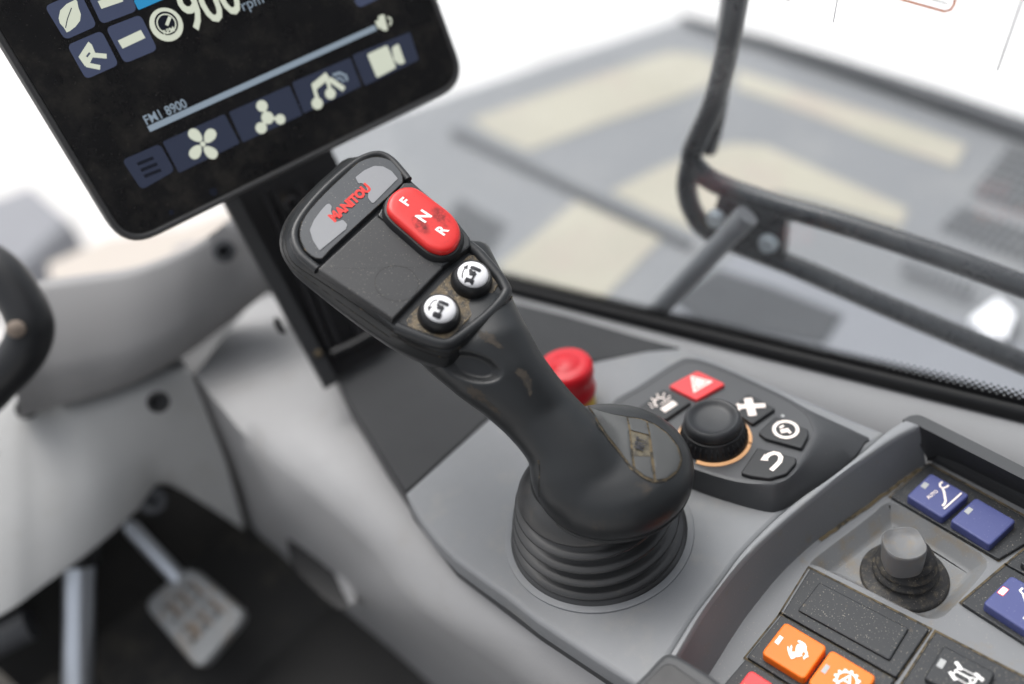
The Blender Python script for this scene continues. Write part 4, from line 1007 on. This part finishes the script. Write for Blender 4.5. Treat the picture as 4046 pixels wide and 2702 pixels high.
b = MB(); b.loft([spline(x_, 4) for x_ in ([p + Vector((.005, .03, 0)) for p in lo_top], lo_top, [p * .93 + q * .07 + Vector((0, -.004, 0)) for p, q in zip(lo_top, lo_bot)], lm, [p * .06 + q * .94 + Vector((0, -.003, 0)) for p, q in zip(lo_top, lo_bot)], lo_bot, [p + Vector((.002, .03, .004)) for p in lo_bot])], closed=False)
b.build('shroud', 'shroud', sc_, recalc=False, smooth=70)
for q, z_ in (((150, 1300), -.006), ((890, 1265), -.012)):
    p = PL(c6(*q), z_) + (CAM - PL(c6(*q), z_)).normalized() * .02
    b = MB(); b.lathe(p, [(.0085, -.01), (.0085, 0), (.0065, .0008), (.0060, -.004), (.0001, -.005)], ax=(CAM - p), n=20, cap=False); b.build('screw_hole', 'black', sc_)
lp = PL(V(350, 1140), -.10); b = MB(); b.lathe(lp + Vector((-.002, -.004, 0)), [(.011, -.012), (.011, 0), (.005, .001), (.004, -.006)], ax=(CAM - lp), n=20); b.build('hinge_lug', 'deckdark', sc_)

# ------------------------------------------------------------------ steering wheel
wc = PL(c6(30, 620), .14)
sw = root('steering_wheel', 'black steering wheel rim with a steel spoke at the left edge of the photo', 'steering wheel', PD(V(-40, 800), .62))
rim_px = [(-260, 420), (-120, 450), (-10, 500), (70, 570), (140, 670), (195, 780), (210, 860), (180, 960), (110, 1060), (20, 1150), (-80, 1250), (-220, 1330)]
b = MB(); b.tube(spline([PD(c6(q[0] - 38, q[1]), .62) for q in rim_px], 5), .0155, 16); b.build('rim', 'wheel', sw)
b = MB(); b.tube([PD(c6(-120, 1240), .625), PD(c6(10, 1060), .622), PD(c6(100, 900), .62)], [.009, .009, .008], 10); b.build('spoke', 'arm', sw)
p = PD(c6(90, 855), .598); b = MB(); b.lathe(p, [(.006, -.01), (.006, 0), (.0045, .0015), (.0001, .002)], ax=(CAM - p), n=20); b.build('bolt', 'pedaldirt', sw)

# ------------------------------------------------------------------ pedals
pe = root('brake_pedal', 'square ribbed metal pedal on a round steel arm over the black floor', 'pedal', PL(V(440, 1420), -.30))
pq = [PL(V(*q), z) for q, z in (((325, 1385), -.205), ((430, 1295), -.190), ((565, 1410), -.215), ((455, 1540), -.235))]
pc_ = sum(pq, Vector()) / 4; nn = (pq[1] - pq[0]).cross(pq[3] - pq[0]); nn = nn if nn.z > 0 else -nn; nn.normalize()
b = MB(); b.slab(rounded(pq, .012, 5), nn, .012, .003); pdl = b.build('pad', 'pedal', pe)
def pad_at(u_, v_): return (pq[0] * (1 - u_) + pq[1] * u_) * (1 - v_) + (pq[3] * (1 - u_) + pq[2] * u_) * v_
for i in range(3):
    for j in range(2):
        u0 = .24 + .24 * i; v0 = .20 + .32 * j
        b = MB(); b.tube([pad_at(u0, v0) + nn * .0006, pad_at(u0, v0 + .22) + nn * .0006], .0036, 8); b.build('tread', 'pedal', pdl)
        b = MB(); b.slab([pad_at(u0 + .08, v0) + nn * .0006, pad_at(u0 + .13, v0) + nn * .0006, pad_at(u0 + .13, v0 + .24) + nn * .0006, pad_at(u0 + .08, v0 + .24) + nn * .0006], nn, .002); b.build('rust_slot', 'pedaldirt', pdl, smooth=0)
b = MB(); b.tube([PL(V(250, 1150), -.135), PL(V(300, 1210), -.165), pc_ - nn * .012 + (pq[1] - pc_) * .3], .0075, 12); b.build('arm', 'rod', pe)
rd = root('pedal_rod', 'upright bright steel rod beside the square pedal, cut by the bottom edge', 'rod', PL(V(178, 1400), -.30))
ra_ = PL(V(182, 1240), -.12); rb_ = PL(V(178, 1700), -.25)
b = MB(); b.tube([ra_, ra_ * .5 + rb_ * .5, rb_, PL(V(178, 1760), -.30)], .0125, 18); b.build('shaft', 'rod', rd)
b = MB(); b.tube([ra_ - (rb_ - ra_).normalized() * .02, ra_ + (rb_ - ra_).normalized() * .02], .016, 18); b.build('sleeve', 'black', rd)
b2_ = MB(); b2_.tube([PL(V(-30, 1480), -.16), PL(V(70, 1430), -.16)], .014, 12)
tag(b2_.build('pedal_shaft', 'deckdark', base=PL(V(20, 1450), -.16)), 'short dark grey shaft below the column cover at the left edge', 'shaft')

# ------------------------------------------------------------------ right window: sill, seal, pane
def winline(pts, z): return [PL(V(*q), z) for q in pts]
s1_ = [(700, 568), (1000, 630), (1180, 676), (1500, 757), (1700, 812), (1918, 870), (2348, 966), (2700, 1050)]
ZW = -.02
A_ = PL(V(1180, 676), ZW); B_ = PL(V(2348, 966), ZW); wd = (B_ - A_).normalized(); wn = Vector((wd.y, -wd.x, 0)); wn = wn if wn.x > 0 else -wn
wpl = wn.copy()
def WX(p, off=0.): return PP(p, A_ + wn * off, wn)
win = root('side_window', 'right hand cab window with black dotted rubber edge above the console', 'window', A_ * .5 + B_ * .5)
def along(t, off, z): return A_ + wd * t + wn * off + Vector((0, 0, z - .03 + 0.0))
ts = [-.30 + .04 * i for i in range(25)]
b = MB(); prof_ = [(-.045, -.045), (-.038, -.020), (-.034, -.002), (-.029, .010), (-.022, .018), (-.014, .0238), (-.006, .0272), (.000, .0290), (.006, .0295), (.02, .0295), (.02, -.05)]
b.loft([[along(t, o_, z_) for t in ts] for o_, z_ in prof_], closed=False); b.build('sill', 'sill', win, recalc=False, smooth=50)
b = MB(); prof_ = [(.0, .028), (-.0015, .031), (.0005, .0365), (.0035, .0385), (.0060, .0385), (.0060, .028)]
b.loft([[along(t, o_, z_) for t in ts] for o_, z_ in prof_], closed=False); b.build('seal', 'seal', win, recalc=False, smooth=50)
b = MB(); b.box(along(-.30, .0065, .028), wd * .96, wn * .004, Vector((0, 0, .62))); b.build('pane', 'pane', win, smooth=0)
b = MB(); b.box(along(-.30, .0045, .0375), wd * .96, wn * .0012, Vector((0, 0, .0045))); b.build('frit_band', 'seal', win, smooth=0)
b = MB()
for row in range(4):
    rd_ = (.0017, .0015, .0012, .0008)[row]
    for i in range(230):
        c_ = along(-.28 + i * .0040 + (row % 2) * .0020, .0048, .0428 + row * .0021); b.poly([c_ + wd * (rd_ * math.cos(a)) + UP * (rd_ * math.sin(a)) for a in [math.pi / 4 * k for k in range(8)]])
o = b.build('frit_dots', 'dot', win, smooth=0, recalc=False); o['kind'] = 'stuff'
st = root('window_sticker', 'thin printed lines and an orange rounded frame stuck on the window glass at upper right', 'sticker', WX(c5(2000, 100), .005))
def wl_(name, px, wid, m):
    b = MB(); b.ribbon([WX(c5(*q), .0055) for q in px], wid, wn); b.build(name, m, st, smooth=0)
wl_('line', [(1582, -30), (1560, 92)], .0004, 'line'); wl_('line', [(2346, -20), (2238, 290)], .0006, 'line'); wl_('line', [(1840, -40), (2032, 16)], .0005, 'line')
wl_('frame', [(1780, -20), (1900, 14), (2020, 47), (2045, 40), (2058, 20), (2070, -30)], .0010, 'oline')
wl_('line', [(1290, -20), (1380, 0)], .0009, 'line')

# ------------------------------------------------------------------ window guard outside
gu = root('window_guard', 'dark tubular steel guard frame standing outside the side window', 'guard', WX(c5(1200, 900), .13))
GO = .07
def gp(px, off=GO): return [WX(c5(*q), off) for q in px]
b = MB(); b.tube(spline(gp([(1200, -300), (1158, 0), (1110, 260), (1060, 440), (1005, 560), (975, 640), (1005, 702), (1090, 762), (1300, 838), (1600, 925), (2000, 1055), (2348, 1182), (2700, 1310)]), 5), .0078, 12); b.build('upper_tube', 'guard', gu)
b = MB(); b.tube(spline(gp([(1180, -260), (1132, 60), (1098, 320), (1070, 500), (1040, 620)], GO + .05), 4), .0075, 12); b.build('rear_tube', 'guard', gu)
b = MB(); b.tube(spline(gp([(975, 660), (955, 760), (975, 860), (1040, 950), (1180, 1015), (1400, 1100), (1800, 1272), (2348, 1500), (2700, 1650)]), 5), .0078, 12); b.build('lower_tube', 'guard', gu)
b = MB(); b.slab(gp([(1085, 810), (1362, 905), (1348, 1078), (1180, 1012), (1045, 945)], GO - .008), -wn, .012, .001); b.build('bracket', 'guard', gu)
for q in ((1080, 898), (1295, 1000)):
    p = WX(c5(*q), GO - .010); b = MB(); b.lathe(p, [(.0075, 0), (.0075, .0020), (.0055, .0022), (.0055, .0060), (.0001, .0062)], ax=-wn, n=18); b.build('bolt', 'steel', gu)
ar_ = root('guard_arm', 'grey diagonal arm from the guard bracket down to the window edge', 'arm', WX(c5(830, 1300), .10))
b = MB(); p0, p1 = WX(c5(1190, 905), GO - .022), WX(c5(770, 1350), .02)
b.tube([p0, p1], .0080, 14); b.build('tube', 'arm', ar_)
b = MB(); b.tube([p0 - (p1 - p0).normalized() * .004, p0 + (p1 - p0).normalized() * .012], .0088, 14); b.build('end_cap', 'arm', ar_)

# ------------------------------------------------------------------ engine hood outside
ZD = -.30
hd = root('engine_hood', 'light grey engine hood with dusty cream stripes outside the side window', 'hood', PL(c5(1000, 700), ZD - .9))
dk = pls([(-900, 690), (20, 378), (480, 225), (910, 82), (940, 72), (1570, 268), (1960, 398), (2348, 535), (2900, 730), (2900, 1900), (900, 1700), (-700, 1050)], ZD, c5)
b = MB(); b.slab(dk, UP, .9, .006); b.build('body', 'deck', hd)
def dsheet(px, m, name, dz_=.0015): 
    b = MB(); b.slab(spline(pls(px, ZD + dz_, c5), 2, True) if len(px) > 99 else pls(px, ZD + dz_, c5), UP, .0015); return b.build(name, m, hd, smooth=0)
dsheet([(60, 492), (320, 400), (640, 290), (880, 212), (1000, 222), (1075, 250), (1060, 345), (900, 410), (600, 510), (300, 622), (160, 560)], 'cream', 'stripe')
dsheet([(1158, 285), (1500, 395), (1800, 490), (2110, 598), (2060, 690), (1750, 585), (1450, 465), (1158, 362)], 'cream', 'stripe')
dsheet([(640, 790), (820, 700), (1000, 625), (1150, 590), (1280, 600), (1550, 720), (1865, 860), (1840, 935), (1500, 830), (1330, 790), (1100, 960), (980, 950), (800, 870)], 'cream', 'stripe')
dsheet([(500, 830), (850, 985), (600, 1240), (165, 1108)], 'cream', 'stripe')
dsheet([(-20, 528), (20, 530), (980, 1000), (965, 1022), (-20, 556)], 'deckdark', 'edge_strip', .006)
b = MB(); b.tube(pls([(940, 72), (1300, 180), (1570, 268), (1960, 398), (2348, 535), (2900, 730)], ZD + .012, c5), [.006, .010, .013, .016, .016, .016], 10); b.build('edge_rail', 'deckdark', hd)
dsheet([(1200, 1020), (1500, 1100), (2348, 1420), (2800, 1600), (2600, 1850), (1700, 1560), (1000, 1400), (870, 1290)], 'deckside', 'lower_panel', .003)
dsheet([(900, 1240), (1080, 1110), (1300, 1180), (1600, 1300), (1520, 1420), (1300, 1380), (1000, 1330)], 'gap', 'dark_panel', .005)
def grille(name, px, nu, nv, fill, dz_):
    q = pls(px, ZD + dz_, c5); b = MB()
    for i in range(nu):
        for j in range(nv):
            def at(u_, v_): return (q[0] * (1 - u_) + q[1] * u_) * (1 - v_) + (q[3] * (1 - u_) + q[2] * u_) * v_
            u0, u1, v0, v1 = (i + .5 - fill / 2) / nu, (i + .5 + fill / 2) / nu, (j + .5 - fill / 2) / nv, (j + .5 + fill / 2) / nv
            b.poly([at(u0, v0), at(u1, v0), at(u1, v1), at(u0, v1)])
    o = b.build(name, 'hole', hd, smooth=0, recalc=False); o['kind'] = 'stuff'
grille('grille', [(10, 815), (215, 925), (130, 1065), (-75, 950)], 12, 9, .62, .0045)
grille('grille', [(2290, 590), (2700, 740), (2560, 960), (2120, 800)], 12, 7, .6, .0045)
grille('grille', [(2090, 840), (2520, 1000), (2420, 1110), (1990, 940)], 12, 4, .6, .0045)
grille('louvre', [(1870, 1040), (2170, 1150), (2110, 1260), (1810, 1140)], 10, 1, .5, .0125)
b = MB(); b.slab(pls([(2120, 1315), (2240, 1225), (2315, 1290), (2280, 1395), (2200, 1385)], ZD + .016, c5), UP, .006, .001)
b.build('white_slab', 'whitecap', hd)  # small white slab on the hood

# ------------------------------------------------------------------ armrest end
am = root('armrest_end', 'black armrest end cap in the foreground at the bottom edge', 'armrest', PL(cD(450, 1500), .0))
ap = [(-40, 1640), (150, 1425), (300, 1262), (350, 1225), (410, 1212), (480, 1224), (590, 1278), (830, 1428), (1010, 1560), (1090, 1620), (1090, 2000), (-40, 2000)]
b = MB(); b.slab(spline(pls(ap, .012, cD), 3, True), UP, .020, .003); b.build('shell', 'trim', am)
ap2 = [(90, 1640), (220, 1470), (350, 1350), (400, 1340), (470, 1360), (640, 1480), (830, 1610), (900, 1700), (900, 1980), (90, 1980)]
b = MB(); b.slab(spline(pls(ap2, .0128, cD), 2, True), UP, .002, .0006); b.build('inset_pad', 'black', am)

# ------------------------------------------------------------------ far things seen through the front glass
bl = root('concrete_block', 'blurred grey block standing in the pale yard behind the monitor', 'block', PL(V(60, 560), ZG))
q = pls([(-60, 470), (70, 420), (160, 500), (60, 600), (-60, 640)], ZG + .5)
b = MB(); b.slab(q, UP, .5, .03); b.build('body', 'block', bl)
tn = MB(); tn.slab(pls([(110, 605), (250, 545), (420, 520), (530, 480), (560, 560), (300, 660), (120, 660)], -.35), UP, .02)
tag(tn.build('front_ledge', 'tan', base=PL(V(300, 600), -.37)), 'pale tan ledge below the windscreen behind the column bowl', 'ledge')
sp = MB(); p = PL(V(440, 580), -.349); sp.slab(pls([(400, 570), (450, 555), (470, 590), (420, 605)], -.335), UP, .014, .002)
tag(sp.build('grey_fitting', 'block', base=p), 'small blurred grey fitting on the tan ledge', 'fitting')

for o in bpy.data.objects:
    if '_w' in o: del o['_w']
